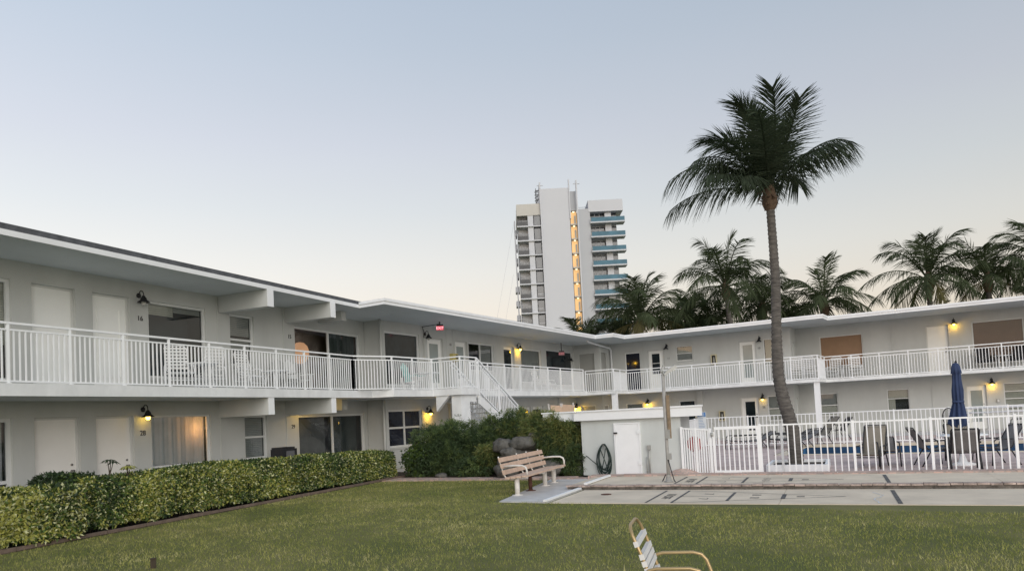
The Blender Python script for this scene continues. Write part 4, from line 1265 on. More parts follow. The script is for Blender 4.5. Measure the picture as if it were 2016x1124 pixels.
hf = [  # (ctrl dx,dy px), (tip dx,dy px), depth ctrl, depth tip, droop, leaf length
    ((12, -150), (-38, -190), .1, .3, .30, .66), ((22, -120), (2, -188), .5, .8, .25, .6), ((-25, -140), (-70, -160), -.4, -.6, .4, .66),
    ((35, -95), (55, -150), .2, .3, .30, .58), ((50, -80), (40, -140), .8, 1.0, .45, .55),
    ((-50, -130), (-122, -110), .1, .1, .40, .74), ((-30, -110), (-92, -132), .8, 1.0, .4, .66),
    ((-75, -105), (-135, -62), -.7, -1.2, .6, .72), ((-105, -105), (-196, -30), .2, .2, .9, .74), ((-90, -90), (-165, -40), -.3, -.9, .8, .72),
    ((-90, -32), (-150, -2), -.6, -1.3, .9, .7), ((-130, -30), (-196, 28), .1, .3, 1.0, .62),
    ((62, -100), (158, -72), .1, .1, .95, .74), ((95, -105), (140, -66), -.5, -.8, .9, .70), ((45, -60), (88, -42), -.9, -1.6, .9, .6), ((75, -70), (108, -45), .9, 1.5, .8, .66),
    ((0, -110), (-30, -150), -1.0, -1.7, .5, .7), ((20, -90), (15, -125), -1.1, -1.8, .6, .68), ((-15, -80), (-40, -150), .2, -.3, .35, .66), ((12, -80), (18, -140), -.3, .2, .35, .62),
    ((-30, -70), (-72, -118), .3, .6, .45, .66), ((30, -60), (55, -98), .0, .4, .5, .6), ((-40, -55), (-95, -66), -.2, .2, .7, .7), ((-35, -85), (-70, -95), -1.2, -2.1, .6, .7),
    ((5, -120), (0, -155), 1.2, 1.9, .5, .66), ((-30, -90), (-60, -105), 1.3, 2.2, .6, .66), ((30, -60), (60, -60), 1.2, 2.2, .8, .64), ((-45, -30), (-85, 6), -.6, -1.2, .9, .55),
]
for (cx, cy), (tx, ty), dc, dt, dr, Ll in hf:
    p0 = HC + Vector((0, 0, -.05))
    p1 = HC + HR * (cx / K) + Vector((0, 0, -cy / K)) + HF * dc
    p2 = HC + HR * (tx / K) + Vector((0, 0, -ty / K)) + HF * dt
    V = frond_arrays(p0, p1, p2, 76, Ll * 1.22, .027, dr * (.55 if dr < .65 else .95), roll=rng.uniform(-.3, .3))
    np_mesh('frond', V, 4, [MT['leafd']], np.zeros(len(V) // 4), hero)


def palm(label, x, y, zc, R, nf=22, trunk_dx=0.0, seed=0, tilt=0.0, dry=2, base_r=.2, name='palm_tree', group='palms behind the motel roof', lowmax=-.5, lower=1.0):
    global rng
    rs = random.Random(seed); rng = np.random.default_rng(seed + 5)
    t = thing(name, label, 'palm tree', (x + trunk_dx, y, 0), group=group)
    c = Vector((x, y, zc))
    trunk(t, [(x + trunk_dx, y, 0), (x + trunk_dx * .7, y, zc * .45), (x + trunk_dx * .2, y, zc * .8), (x, y, zc)], [base_r * 1.2, base_r, base_r * .85, base_r * .8], ring=.3)
    mb = MB(); mb.lathe((x, y, zc - .9), [(base_r * .8, 0), (base_r * 1.5, .3), (base_r * 1.7, .6), (base_r * 1.2, 1.1), (base_r * .6, 1.5)], 10); mb.build('crown_base', MT['barkb'], t)
    Vs = []; mi = []
    for k in range(nf):
        f = (k + .5) / nf
        az = k * 2.39996 + rs.uniform(-.25, .25)
        el = R_(76 - 92 * f ** 1.05 * lower + rs.uniform(-12, 12))
        L = R * 1.06 * rs.uniform(.78, 1.12) * (.8 + .2 * math.sin(f * 3.1))
        h = Vector((math.cos(az), math.sin(az), 0))
        p1 = c + h * L * .5 * math.cos(el) + Vector((0, 0, L * .58 * math.sin(el) + L * .12))
        sag = .08 + .34 * max(0, math.cos(el))
        p2 = c + h * L * (math.cos(el) * .92 + .05) + Vector((0, 0, L * (.98 * math.sin(el) - sag))) + HR * tilt
        V = frond_arrays(c, p1, p2, 50, R * .27, .050, .28 + .62 * f, roll=rs.uniform(-.5, .5))
        Vs.append(V); mi.append(np.full(len(V) // 4, 1 if (k >= nf - dry) else 0))
    V = np.concatenate(Vs); np_mesh('crown', V, 4, [MT['leafp'], MT['leafy']], np.concatenate(mi), t)
    return t


palm('full palm with pale trunk standing highest between the tower and the big palm', -11.8, 50.6, 9.9, 4.6, 24, trunk_dx=.6, seed=1, dry=0)
palm('broad olive palm in front of the right side of the tower', -17.2, 47.6, 7.7, 4.6, 26, seed=12, dry=3, lower=.8)
palm('low arching palm peeking over the roof in front of the tower shaft', -21.6, 47.6, 6.2, 3.4, 24, seed=3, dry=1, lower=.75)
palm('low drooping palm between the tower and the broad olive palm', -19.3, 50.5, 6.3, 3.6, 22, seed=23, dry=5, lower=.85)
palm('dark hanging palm directly left of the big palm trunk', -10.4, 56.0, 8.9, 3.9, 26, seed=4, dry=0)
palm('dark palm right of the big palm trunk above the roof jog', -5.9, 54.2, 8.4, 4.2, 22, seed=5, dry=0)
palm('upright palm with dead hanging fronds, left of the right hand pair', .5, 57.8, 9.7, 4.7, 24, seed=6, dry=2)
palm('palm with stubby trunk, second from the right edge', 4.1, 59.8, 9.5, 4.4, 22, seed=7, dry=2)
palm('tall palm cut off by the right edge', 7.4, 61.0, 10.6, 4.8, 24, seed=8, dry=0)
palm('bushy low palm left of the highest background palm', -16.0, 54.8, 7.9, 4.0, 24, seed=9, dry=1, lower=.85)
palm('dense low palm under the highest background palm', -13.6, 53.0, 6.9, 3.8, 24, seed=10, dry=2, lower=.8)
palm('small young palm top peeking over the roof between the right hand palms', 1.2, 62.0, 7.2, 1.9, 12, seed=13, dry=0, base_r=.1)
palm('dense dark palm filling the gap left of the big trunk', -9.3, 58.5, 7.0, 3.6, 24, seed=14, dry=0, lower=.8)
palm('very small palm tip at the far right edge of the roof', 6.6, 55.5, 6.9, 2.2, 14, seed=15, dry=1, base_r=.12)
rng = np.random.default_rng(21)

# ================================================================== tower
tower = thing('apartment_tower', 'tall white apartment tower with blue glass balconies behind the palms', 'building', (-59.3, 127.8, 0))
TO = Vector((-68.48, 122.51, 0)); TX = Vector((.8636, .5041, 0)); TY = Vector((-.5041, .8636, 0))


def tb(mb, x0, x1, y0, y1, z0, z1, mi=0):
    c = TO + TX * ((x0 + x1) / 2) + TY * ((y0 + y1) / 2) + Vector((0, 0, (z0 + z1) / 2))
    return mb.obox(c, (x1 - x0, y1 - y0, z1 - z0), TX, TY, (0, 0, 1), mi)


mb = MB(); tb(mb, 5.0, 10.55, -.6, 14, 0, 46.3); mb.build('shaft', MT['tw'], tower)
mb = MB(); tb(mb, 4.75, 5.0, -.9, 14, 0, 47.6); tb(mb, 10.55, 10.75, -.9, 0, 40, 47.9); tb(mb, 12.0, 12.25, -.9, 0, 0, 47.7); tb(mb, 4.3, 5.5, -.8, -.6, 46.9, 47.0); tb(mb, 11.5, 12.8, -.8, -.6, 46.9, 47.0)
mb.build('corner_fin', MT['tw'], tower)
mb = MB(); tb(mb, 10.75, 12.0, .8, 14, 0, 41.9); tb(mb, 10.56, 12.0, .3, 14, 41.9, 45.8, 0)
mb.build('corridor_back', MT['twg'], tower)
mb = MB(); tb(mb, 12.25, 14.6, -.2, 14, 0, 42.0); mb.build('flank_wall', MT['twg'], tower)
mb = MB(); tb(mb, .2, 4.75, 1.6, 14, 0, 42); tb(mb, 14.6, 20.0, 1.6, 14, 0, 42); mb.build('wall', MT['tw'], tower)
mb = MB(); tb(mb, 0.0, 4.74, -.3, 14, 41.2, 43.5, 0); mb.build('parapet', MT['twt'], tower)
mb = MB(); tb(mb, 14.3, 21.2, -.3, 14, 41.3, 43.6, 0); mb.build('parapet', MT['tw'], tower)
# corridor lights
for k in range(13):
    z = 39.0 - 2.89 * k
    mb = MB(); tb(mb, 10.76, 11.99, .55, .6, z + .15, z + 2.6); pz = mb.build('corridor_bay', MT['tlit'], tower)
    mb = MB(); tb(mb, 10.76, 11.99, -.2, .79, z - .12, z + .12); mb.build('corridor_slab', MT['twt'], pz)
    mb = MB(); tb(mb, 11.2, 11.55, .1, .4, z + 2.5, z + 2.65); mb.build('corridor_lamp', MT['tlamp'], pz)
    mb = MB(); tb(mb, 11.45, 11.8, .5, .545, z + .3, z + 1.9); mb.build('corridor_door', MT['twt'], pz)
for k in range(13):
    z = 39.0 - 2.89 * k
    # left stack
    mb = MB(); tb(mb, -.05, 4.8, -.5, 1.6, z - .12, z + .12); s_ = mb.build('balcony', MT['tw'], tower)
    mb = MB(); tb(mb, .02, .1, -.45, 1.5, z + .15, z + 1.1); tb(mb, .1, 2.15, -.46, -.42, z + .95, z + 1.0); tb(mb, 0.1, 2.15, -.45, -.43, z + .2, z + .9); mb.build('balcony_rail', MT['tdark'], s_)
    mb = MB(); tb(mb, 2.15, 3.25, -.2, 1.59, z + .12, z + 2.77); mb.build('pier', MT['tw'], s_)
    mb = MB(); tb(mb, .35, 2.14, 1.4, 1.55, z + .12, z + 1.9); mb.build('window', MT['tglass'], s_)
    mb = MB(); tb(mb, 3.4, 4.6, -.02, .02, z + .3, z + 2.45); mb.build('window', MT['tglass'], s_)
    mb = MB(); tb(mb, 1.1, 1.16, 1.34, 1.39, z + .15, z + 1.9); tb(mb, 1.7, 1.76, 1.34, 1.39, z + .15, z + 1.9); tb(mb, .35, 2.14, 1.32, 1.38, z + 1.1, z + 1.17)
    if k in (5, 6, 7, 9): tb(mb, 3.4, 4.6, -.09, -.03, z + .8, z + .9)
    mb.build('window_frame', MT['tw'], s_)
    # right stack
    mb = MB(); tb(mb, 14.55, 21.4, -.9, 1.6, z - .12, z + .14); s_ = mb.build('balcony', MT['tw'], tower)
    mb = MB(); tb(mb, 14.7, 21.35, -.85, -.82, z + .15, z + 1.0); tb(mb, 21.3, 21.33, -.8, 1.5, z + .15, z + 1.0); mb.build('glass_balustrade', MT['tblue'], s_)
    mb = MB(); tb(mb, 14.75, 17.6, 1.45, 1.58, z + .3, z + 2.45); mb.build('window', MT['tglass'], s_); mb = MB(); tb(mb, 18.9, 20.0, 1.45, 1.58, z + .15, z + 2.45); mb.build('window', MT['tglass'], s_)
    mb = MB()
    for xx in (15.7, 16.65): tb(mb, xx - .06, xx + .06, 1.38, 1.44, z + .3, z + 2.45)
    tb(mb, 14.75, 17.6, 1.36, 1.42, z + 1.65, z + 1.73); tb(mb, 17.61, 18.85, .4, 1.58, z + .15, z + 2.75)
    mb.build('window_frame', MT['tw'], s_)
# left side: stacked service balconies
mb = MB()
for k in range(13):
    z = 38.2 - 2.89 * k; tb(mb, -.9 if k > 3 else -.45, -.06, 3, 6, z - .1, z + 1.0)
tb(mb, -.55, -.35, 2.5, 6.4, 0, 41); mb.build('side_balcony', MT['tw'], tower)
mb = MB()
for k in range(12): tb(mb, 3.9 + .15 * (k % 2), 4.3 + .25 * (k % 3), 2, 2.3, 43.5 + k * .3, 43.62 + k * .3)
tb(mb, 4.1, 4.2, 2, 2.2, 43.5, 47.3)
mb.build('antenna', MT['tdark'], tower)
mb = MB(); tb(mb, 12.3, 14.5, 2, 2.1, 42.9, 43.0); tb(mb, 12.3, 12.4, 2, 2.1, 42, 43); mb.build('roof_rail', MT['tw'], tower)
for i, (a, b, lab) in enumerate((((-.6, 40.5), (-6.2, 18), 'upper thin hoist cable hanging left of the tower'), ((-1.2, 30), (-5.0, 18), 'lower thin hoist cable hanging left of the tower'))):
    p = TO + TX * a[0] + Vector((0, 0, a[1])) + TY * 2; q = TO + TX * (b[0] * 1.6) + Vector((0, 0, 0)) - TY * 2
    mb = MB(); mb.tube([p, p.lerp(q, .5) + Vector((0, 0, -.8)), q], .018, 5); o = mb.build('hoist_cable', MT['twg']); tag(o, lab, 'cable')


# ================================================================== vegetation near
def patch(P, s, seed):
    return np.array([mnoise.noise(Vector((p[0] * s + seed, p[1] * s, p[2] * s))) for p in P])


def hedge(name, label, cat, fr, u0, u1, w0, w1, h, n, mats=('hy', 'hc', 'hg', 'hd'), pr=(.24, .13, .37, .26), L=.070, W=.030, lump=.10, hprof=None, dark_seed=0, stems=True, topy=True):
    t = thing(name, label, cat, P3(fr, (u0 + u1) / 2, (w0 + w1) / 2, 0))
    A = np.array
    lens = [(u1 - u0) * (w1 - w0) * 1.1, (u1 - u0) * h * 1.3, (u1 - u0) * h * .5, (w1 - w0) * h, (w1 - w0) * h]
    ch = rng.choice(5, n, p=A(lens) / sum(lens))
    ru, rw, rz = rng.random(n), rng.random(n), rng.random(n)
    u = u0 + (u1 - u0) * ru; w_ = w0 + (w1 - w0) * rw; z = .12 + (h - .12) * rz
    N = np.zeros((n, 3)); N[:, 0] = np.where(ch == 3, -1, np.where(ch == 4, 1, 0)); N[:, 1] = np.where(ch == 1, 1, np.where(ch == 2, -1, 0)); N[:, 2] = np.where(ch == 0, 1, .25)
    u = np.where(ch == 3, u0, np.where(ch == 4, u1, u)); w_ = np.where(ch == 1, w1, np.where(ch == 2, w0, w_)); z = np.where(ch == 0, h, z)
    loc = np.stack([u, w_, z], 1)
    # round the edges and make it lumpy
    ctr = np.stack([np.clip(u, u0 + .25, u1 - .25), np.full(n, (w0 + w1) / 2), np.full(n, h * .55)], 1)
    nz = patch(loc, 1.7, dark_seed) * 1.0 + patch(loc, 4.5, dark_seed + 9) * .6
    rel = loc - ctr
    e = np.abs(rel[:, 1] / ((w1 - w0) / 2)) ** 3 * np.abs(np.clip(rel[:, 2] / (h * .45), 0, 1)) ** 3
    sc = 1 - .16 * e + lump * nz - rng.exponential(.05, n)
    loc = ctr + rel * np.stack([np.ones(n) + (sc - 1) * .3, sc, sc], 1)
    if hprof is not None: loc[:, 2] *= np.interp(loc[:, 0], [q[0] for q in hprof], [q[1] for q in hprof])
    loc[:, 2] = np.maximum(loc[:, 2], .06 + .06 * rng.random(n))
    o_, d_v, n_v = (np.array(Vector(q)) for q in fr)
    P = o_[None] + loc[:, :1] * d_v + loc[:, 1:2] * n_v + loc[:, 2:] * np.array([0, 0, 1.])
    Nw = N[:, :1] * d_v + N[:, 1:2] * n_v + N[:, 2:] * np.array([0, 0, 1.])
    V = leaf_quads(P, Nw, L * rng.uniform(.7, 1.3, n), W * rng.uniform(.7, 1.3, n), .75)
    pn = patch(loc, 1.1, dark_seed + 31)
    r = rng.random(n) - pn * .55
    cs = np.cumsum(pr)
    mi = np.clip(np.searchsorted(cs, np.clip(r, 0, .999)), 0, len(mats) - 1)
    np_mesh('foliage', V, 4, [MT[q] for q in mats], mi, t)
    # woody inside
    mb = MB()
    k = u0 + .2
    while k < u1 - .1:
        for _ in range(4):
            b0 = P3(fr, k + random.uniform(-.1, .1), (w0 + w1) / 2 + random.uniform(-.2, .2), 0)
            e_ = P3(fr, k + random.uniform(-.35, .35), (w0 + w1) / 2 + random.uniform(-.4, .4), h * random.uniform(.6, .85))
            mb.tube([b0, b0.lerp(e_, .5) + Vector((random.uniform(-.06, .06), random.uniform(-.06, .06), 0)), e_], [.016, .012, .006], 5)
        k += .45
    # dense dark core of old leaves
    mb.build('stem', MT['twig'], t)
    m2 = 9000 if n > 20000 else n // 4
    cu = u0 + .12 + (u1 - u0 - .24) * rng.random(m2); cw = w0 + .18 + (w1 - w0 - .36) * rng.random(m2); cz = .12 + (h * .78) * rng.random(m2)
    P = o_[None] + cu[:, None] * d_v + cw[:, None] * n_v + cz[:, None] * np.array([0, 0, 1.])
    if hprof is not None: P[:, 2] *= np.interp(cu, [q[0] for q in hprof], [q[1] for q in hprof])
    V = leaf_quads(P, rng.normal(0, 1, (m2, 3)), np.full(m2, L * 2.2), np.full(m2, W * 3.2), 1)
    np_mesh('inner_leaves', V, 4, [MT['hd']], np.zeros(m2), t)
    return t


# hedge frame: u along left wing, w measured from the left wing wall outwards (v = w - 14.9)
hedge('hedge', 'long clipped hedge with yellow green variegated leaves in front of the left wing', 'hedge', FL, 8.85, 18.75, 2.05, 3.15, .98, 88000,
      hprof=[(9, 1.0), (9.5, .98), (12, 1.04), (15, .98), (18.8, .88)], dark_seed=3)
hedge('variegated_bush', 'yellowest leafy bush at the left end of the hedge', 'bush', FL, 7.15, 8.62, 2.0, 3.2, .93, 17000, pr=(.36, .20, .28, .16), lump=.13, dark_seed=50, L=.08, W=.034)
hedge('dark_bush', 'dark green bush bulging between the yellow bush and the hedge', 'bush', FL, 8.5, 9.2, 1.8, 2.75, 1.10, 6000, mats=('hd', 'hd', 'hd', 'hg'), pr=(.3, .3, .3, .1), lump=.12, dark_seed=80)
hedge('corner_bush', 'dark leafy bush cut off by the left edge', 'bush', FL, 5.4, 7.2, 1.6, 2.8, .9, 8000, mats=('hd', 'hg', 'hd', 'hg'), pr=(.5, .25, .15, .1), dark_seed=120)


def sprig(u, w, z, h, label, n=3, mname='hd'):
    t = thing('umbrella_plant', label, 'plant', P3(FL, u, w, 0))
    mb = MB(); Vs = []
    for k in range(n):
        top = P3(FL, u + random.uniform(-.09, .09), w + random.uniform(-.08, .08), z + h * random.uniform(.75, 1))
        mb.tube([P3(FL, u, w, .02), P3(FL, u, w, z), top], [.012, .01, .005], 5)
        P = np.repeat(np.array([list(top)]), 9, 0)
        for j in range(9):
            a = j * .698
            d = np.array([math.cos(a), math.sin(a), -.35]); b = np.array([-math.sin(a), math.cos(a), 0]) * .018
            p = np.array(top); L = .13
            Vs += [p, p + d * L * .55 + b, p + d * L - np.array([0, 0, .03]), p + d * L * .55 - b]
    mb.build('stem', MT['twig'], t)
    np_mesh('leaves', np.array(Vs), 4, [MT[mname]], np.zeros(len(Vs) // 4), t)


sprig(9.55, 2.6, 1.0, .32, 'slender umbrella plant shoots sticking up from the hedge', 3)
sprig(9.85, 2.7, .95, .25, 'yellow green shoots standing above the hedge beside the slender dark ones', 4, 'hy')
mb = MB()
for k in range(18):
    mb.obox(P3(FL, 5 + k * .8 + .4, 3.20 + random.uniform(-.015, .015), .03), (.79, .06, .08 + random.uniform(-.012, .012)), FL[1], FL[2])
o = mb.build('garden_edging', MT['edging']); tag(o, 'low brown edging strip at the foot of the hedge', 'edging')
mb = MB(); mb.add([P3(FL, 3, 1.4, .012), P3(FL, 3, 3.25, .012), P3(FL, 19.0, 3.25, .012), P3(FL, 19.0, 1.4, .012)], [(0, 1, 2, 3)]); struct(mb.build('soil_bed', MT['soil']))
mb = MB(); mb.add([P3(FL, -4, .001, .01), P3(FL, -4, 1.4, .01), P3(FL, 22.0, 1.4, .01), P3(FL, 22.0, .001, .01)], [(0, 1, 2, 3)]); struct(mb.build('walkway', MT['pad']))
mb = MB(); mb.add([(-16.9, 17.0, .016), (-7.9, 17.0, .016), (-7.9, 18.0, .016), (-16.9, 19.2, .016)], [(0, 1, 2, 3)]); struct(mb.build('planting_bed_soil', MT['soil']))
mb = MB(); mb.add([(-15.6, 16.35, .02), (-8.6, 16.75, .02), (-8.6, 17.2, .02), (-15.6, 17.1, .02)], [(0, 1, 2, 3)]); struct(mb.build('brick_walk', MT['brick']))


def tufts(P0, axis, nl, L, W, spread=.75, droop=.25):
    """whorls of narrow leaves at P0 around axis: quads"""
    k = len(P0); Vs = []
    for j in range(nl):
        dd = unit(axis + rng.normal(0, spread, (k, 3)))
        b = unit(np.cross(dd, rng.normal(0, 1, (k, 3)))) * (W * .5 * rng.uniform(.7, 1.3, (k, 1)))
        LL = L * rng.uniform(.6, 1.25, (k, 1)); st = P0 + rng.normal(0, L * .12, (k, 3))
        md = st + dd * LL * .5
        en = st + dd * LL + np.array([0, 0, -1.]) * LL * droop
        Vs.append(np.stack([st, md + b, en, md - b], 1).reshape(-1, 3))
    return np.concatenate(Vs)


def shrub(label, c, rad, n, mats, pr, L, W, seed, droop=.25, name='shrub', nstem=12, rough=.44, spread=.8):
    global rng
    rng = np.random.default_rng(seed)
    t = thing(name, label, 'shrub', (c[0], c[1], 0))
    nl = 11; k = n // nl
    d = unit(rng.normal(0, 1, (k, 3)) * np.array([1, 1, 1.0]) + np.array([0, 0, .15]))
    lump = np.array([mnoise.noise(Vector((q[0] * 2.0 + seed, q[1] * 2.0, q[2] * 2.0))) + .6 * mnoise.noise(Vector((q[0] * 5 + seed, q[1] * 5, q[2] * 5))) for q in d]) * rough
    r = np.maximum(.3, 1 - rng.exponential(.13, k) + lump + np.where(rng.random(k) < .07, rng.uniform(0, .32, k), 0))
    P = np.array(c)[None] + d * r[:, None] * np.array(rad)[None]
    P[:, 2] = np.maximum(P[:, 2], .05)
    V = tufts(P, d * .8 + np.array([0, 0, .55]), nl, L, W, spread, droop)
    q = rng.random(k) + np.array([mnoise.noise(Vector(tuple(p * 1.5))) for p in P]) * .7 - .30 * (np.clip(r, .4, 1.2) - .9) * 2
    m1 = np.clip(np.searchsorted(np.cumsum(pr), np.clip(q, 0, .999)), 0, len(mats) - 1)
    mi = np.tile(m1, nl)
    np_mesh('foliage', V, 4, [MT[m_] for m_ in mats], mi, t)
    mb = MB()
    for i_ in rng.choice(k, min(k, nstem * 3), replace=False):
        a = random.uniform(0, 6.28); rr2 = random.uniform(.03, .2)
        b0 = Vector((c[0] + rr2 * math.cos(a), c[1] + rr2 * math.sin(a), 0)); e_ = Vector(P[i_])
        mb.tube([b0, b0.lerp(e_, .55) + Vector((0, 0, .08)), e_], [.013, .009, .004], 5)
    mb.build('stem', MT['twig'], t)
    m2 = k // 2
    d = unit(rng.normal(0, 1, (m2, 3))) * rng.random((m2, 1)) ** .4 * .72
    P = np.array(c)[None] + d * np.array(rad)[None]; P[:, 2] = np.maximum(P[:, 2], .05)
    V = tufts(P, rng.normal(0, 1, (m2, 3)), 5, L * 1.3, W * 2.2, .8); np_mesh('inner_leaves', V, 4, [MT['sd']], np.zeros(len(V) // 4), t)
    return t


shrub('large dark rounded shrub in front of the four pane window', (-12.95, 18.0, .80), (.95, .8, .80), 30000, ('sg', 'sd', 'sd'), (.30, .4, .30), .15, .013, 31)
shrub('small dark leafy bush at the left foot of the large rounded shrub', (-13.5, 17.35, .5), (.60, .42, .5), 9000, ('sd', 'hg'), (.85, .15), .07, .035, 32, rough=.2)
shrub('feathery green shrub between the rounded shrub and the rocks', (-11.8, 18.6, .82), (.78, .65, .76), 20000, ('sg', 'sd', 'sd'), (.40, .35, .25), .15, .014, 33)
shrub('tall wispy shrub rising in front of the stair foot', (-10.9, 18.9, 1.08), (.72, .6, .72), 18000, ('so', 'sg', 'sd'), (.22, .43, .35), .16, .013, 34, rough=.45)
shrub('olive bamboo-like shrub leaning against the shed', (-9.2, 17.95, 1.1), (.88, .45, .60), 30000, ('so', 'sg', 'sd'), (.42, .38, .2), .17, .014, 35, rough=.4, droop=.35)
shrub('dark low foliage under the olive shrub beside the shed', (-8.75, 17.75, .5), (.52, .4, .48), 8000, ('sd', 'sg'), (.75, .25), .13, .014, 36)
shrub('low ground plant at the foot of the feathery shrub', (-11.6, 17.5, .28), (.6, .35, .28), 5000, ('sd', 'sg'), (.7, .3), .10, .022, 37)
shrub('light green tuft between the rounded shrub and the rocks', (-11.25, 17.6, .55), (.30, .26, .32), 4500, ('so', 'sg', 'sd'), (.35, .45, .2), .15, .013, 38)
rng = np.random.default_rng(77)


def rock(label, c, s, seed):
    import bmesh
    bm = bmesh.new(); bmesh.ops.create_icosphere(bm, subdivisions=4, radius=1)
    for v in bm.verts:
        p = v.co.copy()
        d = .28 * mnoise.noise(p * 1.1 + Vector((seed * 3.1, 0, 0))) + .14 * mnoise.noise(p * 2.7 + Vector((seed, 5, 0))) + .10 * mnoise.noise(p * 5.5 + Vector((0, seed, 0)))
        v.co = p * (1 + d)
        v.co.x *= s[0]; v.co.y *= s[1]; v.co.z *= s[2]
    me = bpy.data.meshes.new('rock'); bm.to_mesh(me); bm.free(); me.materials.append(MT['rock'])
    for p in me.polygons: p.use_smooth = True
    o = bpy.data.objects.new('rock', me); COL.objects.link(o); o.location = c; tag(o, label, 'rock', 'rocks piled between the shrubs'); return o


rock('wide flat boulder behind the upper corner of the bench', (-10.05, 17.45, .45), (.66, .42, .32), 1)
rock('grey boulder at the upper left of the rock pile', (-10.6, 17.55, .88), (.34, .28, .22), 2)
rock('grey boulder at the top right of the rock pile', (-9.95, 17.55, .93), (.42, .3, .22), 3)
rock('pale low rock at the left foot of the bench', (-10.35, 17.2, .18), (.38, .28, .24), 4)
rock('small topmost rock under the wispy shrub', (-9.6, 17.65, 1.14), (.22, .2, .12), 5)
rock('low brown rock right of the bench seat', (-9.1, 17.3, .2), (.4, .24, .26), 6)
rock('small rock filling the middle of the pile', (-10.3, 17.3, .68), (.25, .25, .18), 7)
rock('small flat stone at the foot of the large rounded shrub', (-12.6, 17.15, .06), (.2, .12, .09), 8)

# ================================================================== grass
n = 430000
x = rng.uniform(-14.5, 8.0, n); y = rng.uniform(2.8, 17.0, n)
dep = -.504 * x + .863 * y; lat = .863 * x + .504 * y
keep = (dep > 5.2) & (np.abs(lat) < dep * .92 + 1)
v_ = x * CA + y * SA
cx_ = (x + 6.5) * .9945 + (y - 12.35) * .1045; cy_ = -(x + 6.5) * .1045 + (y - 12.35) * .9945
keep &= v_ > -11.58
edge = .0 + .05 * np.sin(cx_ * 9) + .03 * np.sin(cx_ * 23)
keep &= ~((cx_ > -1.3) & (cy_ > edge - .03))
keep &= ~((y > 12.3) & (x > -7.62 - (y - 12.35) * .24))
keep &= ~(y > 16.35 + (x + 15.6) * .057)
x, y = x[keep], y[keep]; n = len(x)
px_ = np.stack([x, y, np.zeros(n)], 1)
gn = patch(px_, .55, 4)
# bare, shorter patches
gh = patch(px_, 11, 9); gm = patch(px_, 2.6, 40)
ex2 = (x + 6.5) * .9945 + (y - 12.35) * .1045; ey2 = -(x + 6.5) * .1045 + (y - 12.35) * .9945
rim = (ex2 > -1.3) & (ey2 > -.16)
hgt = rng.uniform(.020, .050, n) * (1 + .3 * gn + .8 * gh) * np.where(rng.random(n) < .03, 1.5, 1) * np.where(rim, 1.7, 1)
dirs = unit(np.stack([rng.normal(0, .55, n), rng.normal(0, .55, n), np.ones(n)], 1))
wd = rng.uniform(.004, .008, n)
an = rng.uniform(0, math.pi, n); bx_ = np.stack([np.cos(an), np.sin(an), np.zeros(n)], 1) * wd[:, None] / 2
V = np.stack([px_ - bx_, px_ + bx_, px_ + dirs * hgt[:, None]], 1).reshape(-1, 3)
r = rng.random(n) * .75 + .12 + gn * .36 + gh * .38 + gm * .30
mi = np.where(r < .56, 0, np.where(r < .93, 1, 2))
g_ = np_mesh('grass', V, 3, [MT['g1'], MT['g2'], MT['g3']], mi); struct(g_, 'stuff'); g_['label'] = 'short mown lawn grass, green with straw patches'; g_['category'] = 'grass'

# ================================================================== bench
bd = Vector((-.157, .988, 0)); bn = Vector((.988, .157, 0)); BO = Vector((-7.8, 13.36, 0))
bench = thing('park_bench', 'brown slatted park bench with white tube arms on the concrete pad', 'bench', BO + bd * 1.2)


def bp(s, w_, z): return BO + bd * s + bn * w_ + Vector((0, 0, z))


s0, s1 = -.15, 2.68
mb = MB()
for k, w_ in enumerate((.23, .10, -.03, -.16)):
    mb.obox(bp((s0 + s1) / 2, w_, .435 - .012 * k), (s1 - s0, .105, .038), bd, bn)
mb.build('seat', MT['plank'], bench)
mb = MB(); bz = (Vector((0, 0, 1)) - bn * .28).normalized(); bnn = (bn + Vector((0, 0, .28))).normalized()
for k in range(3):
    z = .52 + k * .135
    mb.obox(bp((s0 + s1) / 2, -.235 - (z - .45) * .28, z), (s1 - s0, .032, .10), bd, bnn, bz)
mb.build('backrest', MT['plank'], bench)
for s in (s0 + .12, (s0 + s1) / 2 - .2, (s0 + s1) / 2 + .45, s1 - .12):
    mb = MB(); mb.tube([bp(s, .27, .40), bp(s, -.15, .375), bp(s, -.24, .40), bp(s, -.29, .48), bp(s, -.40, .86)], .017, 8); mb.build('bracket', MT['bwhite'], bench)
for s in (s0 + .1, s1 - .04):
    mb = MB(); mb.tube([bp(s, -.32, .64), bp(s, 0, .66), bp(s, .16, .655), bp(s, .235, .62), bp(s, .26, .55), bp(s, .26, .44)], .022, 10); mb.build('armrest', MT['bwhite'], bench)
for i, s in enumerate((0.0, .83, 1.86, 2.55)):
    c = BO + bd * s
    mb = MB(); mb.tube([c + Vector((0, 0, .02)), c + Vector((0, 0, .395))], .055 if i != 1 else .045, 14); mb.lathe(c + Vector((0, 0, .022)), [(.12, 0), (.12, .008), (.06, .012), (.055, .03)], 16)
    mb.obox(c + Vector((0, 0, .385)) + bn * 0, (.06, .42, .02), bd, bn)
    o = mb.build('leg', MT['rust'] if i == 1 else MT['bwhite'], bench)
    if i == 1: o['label'] = 'rusty dark leg'

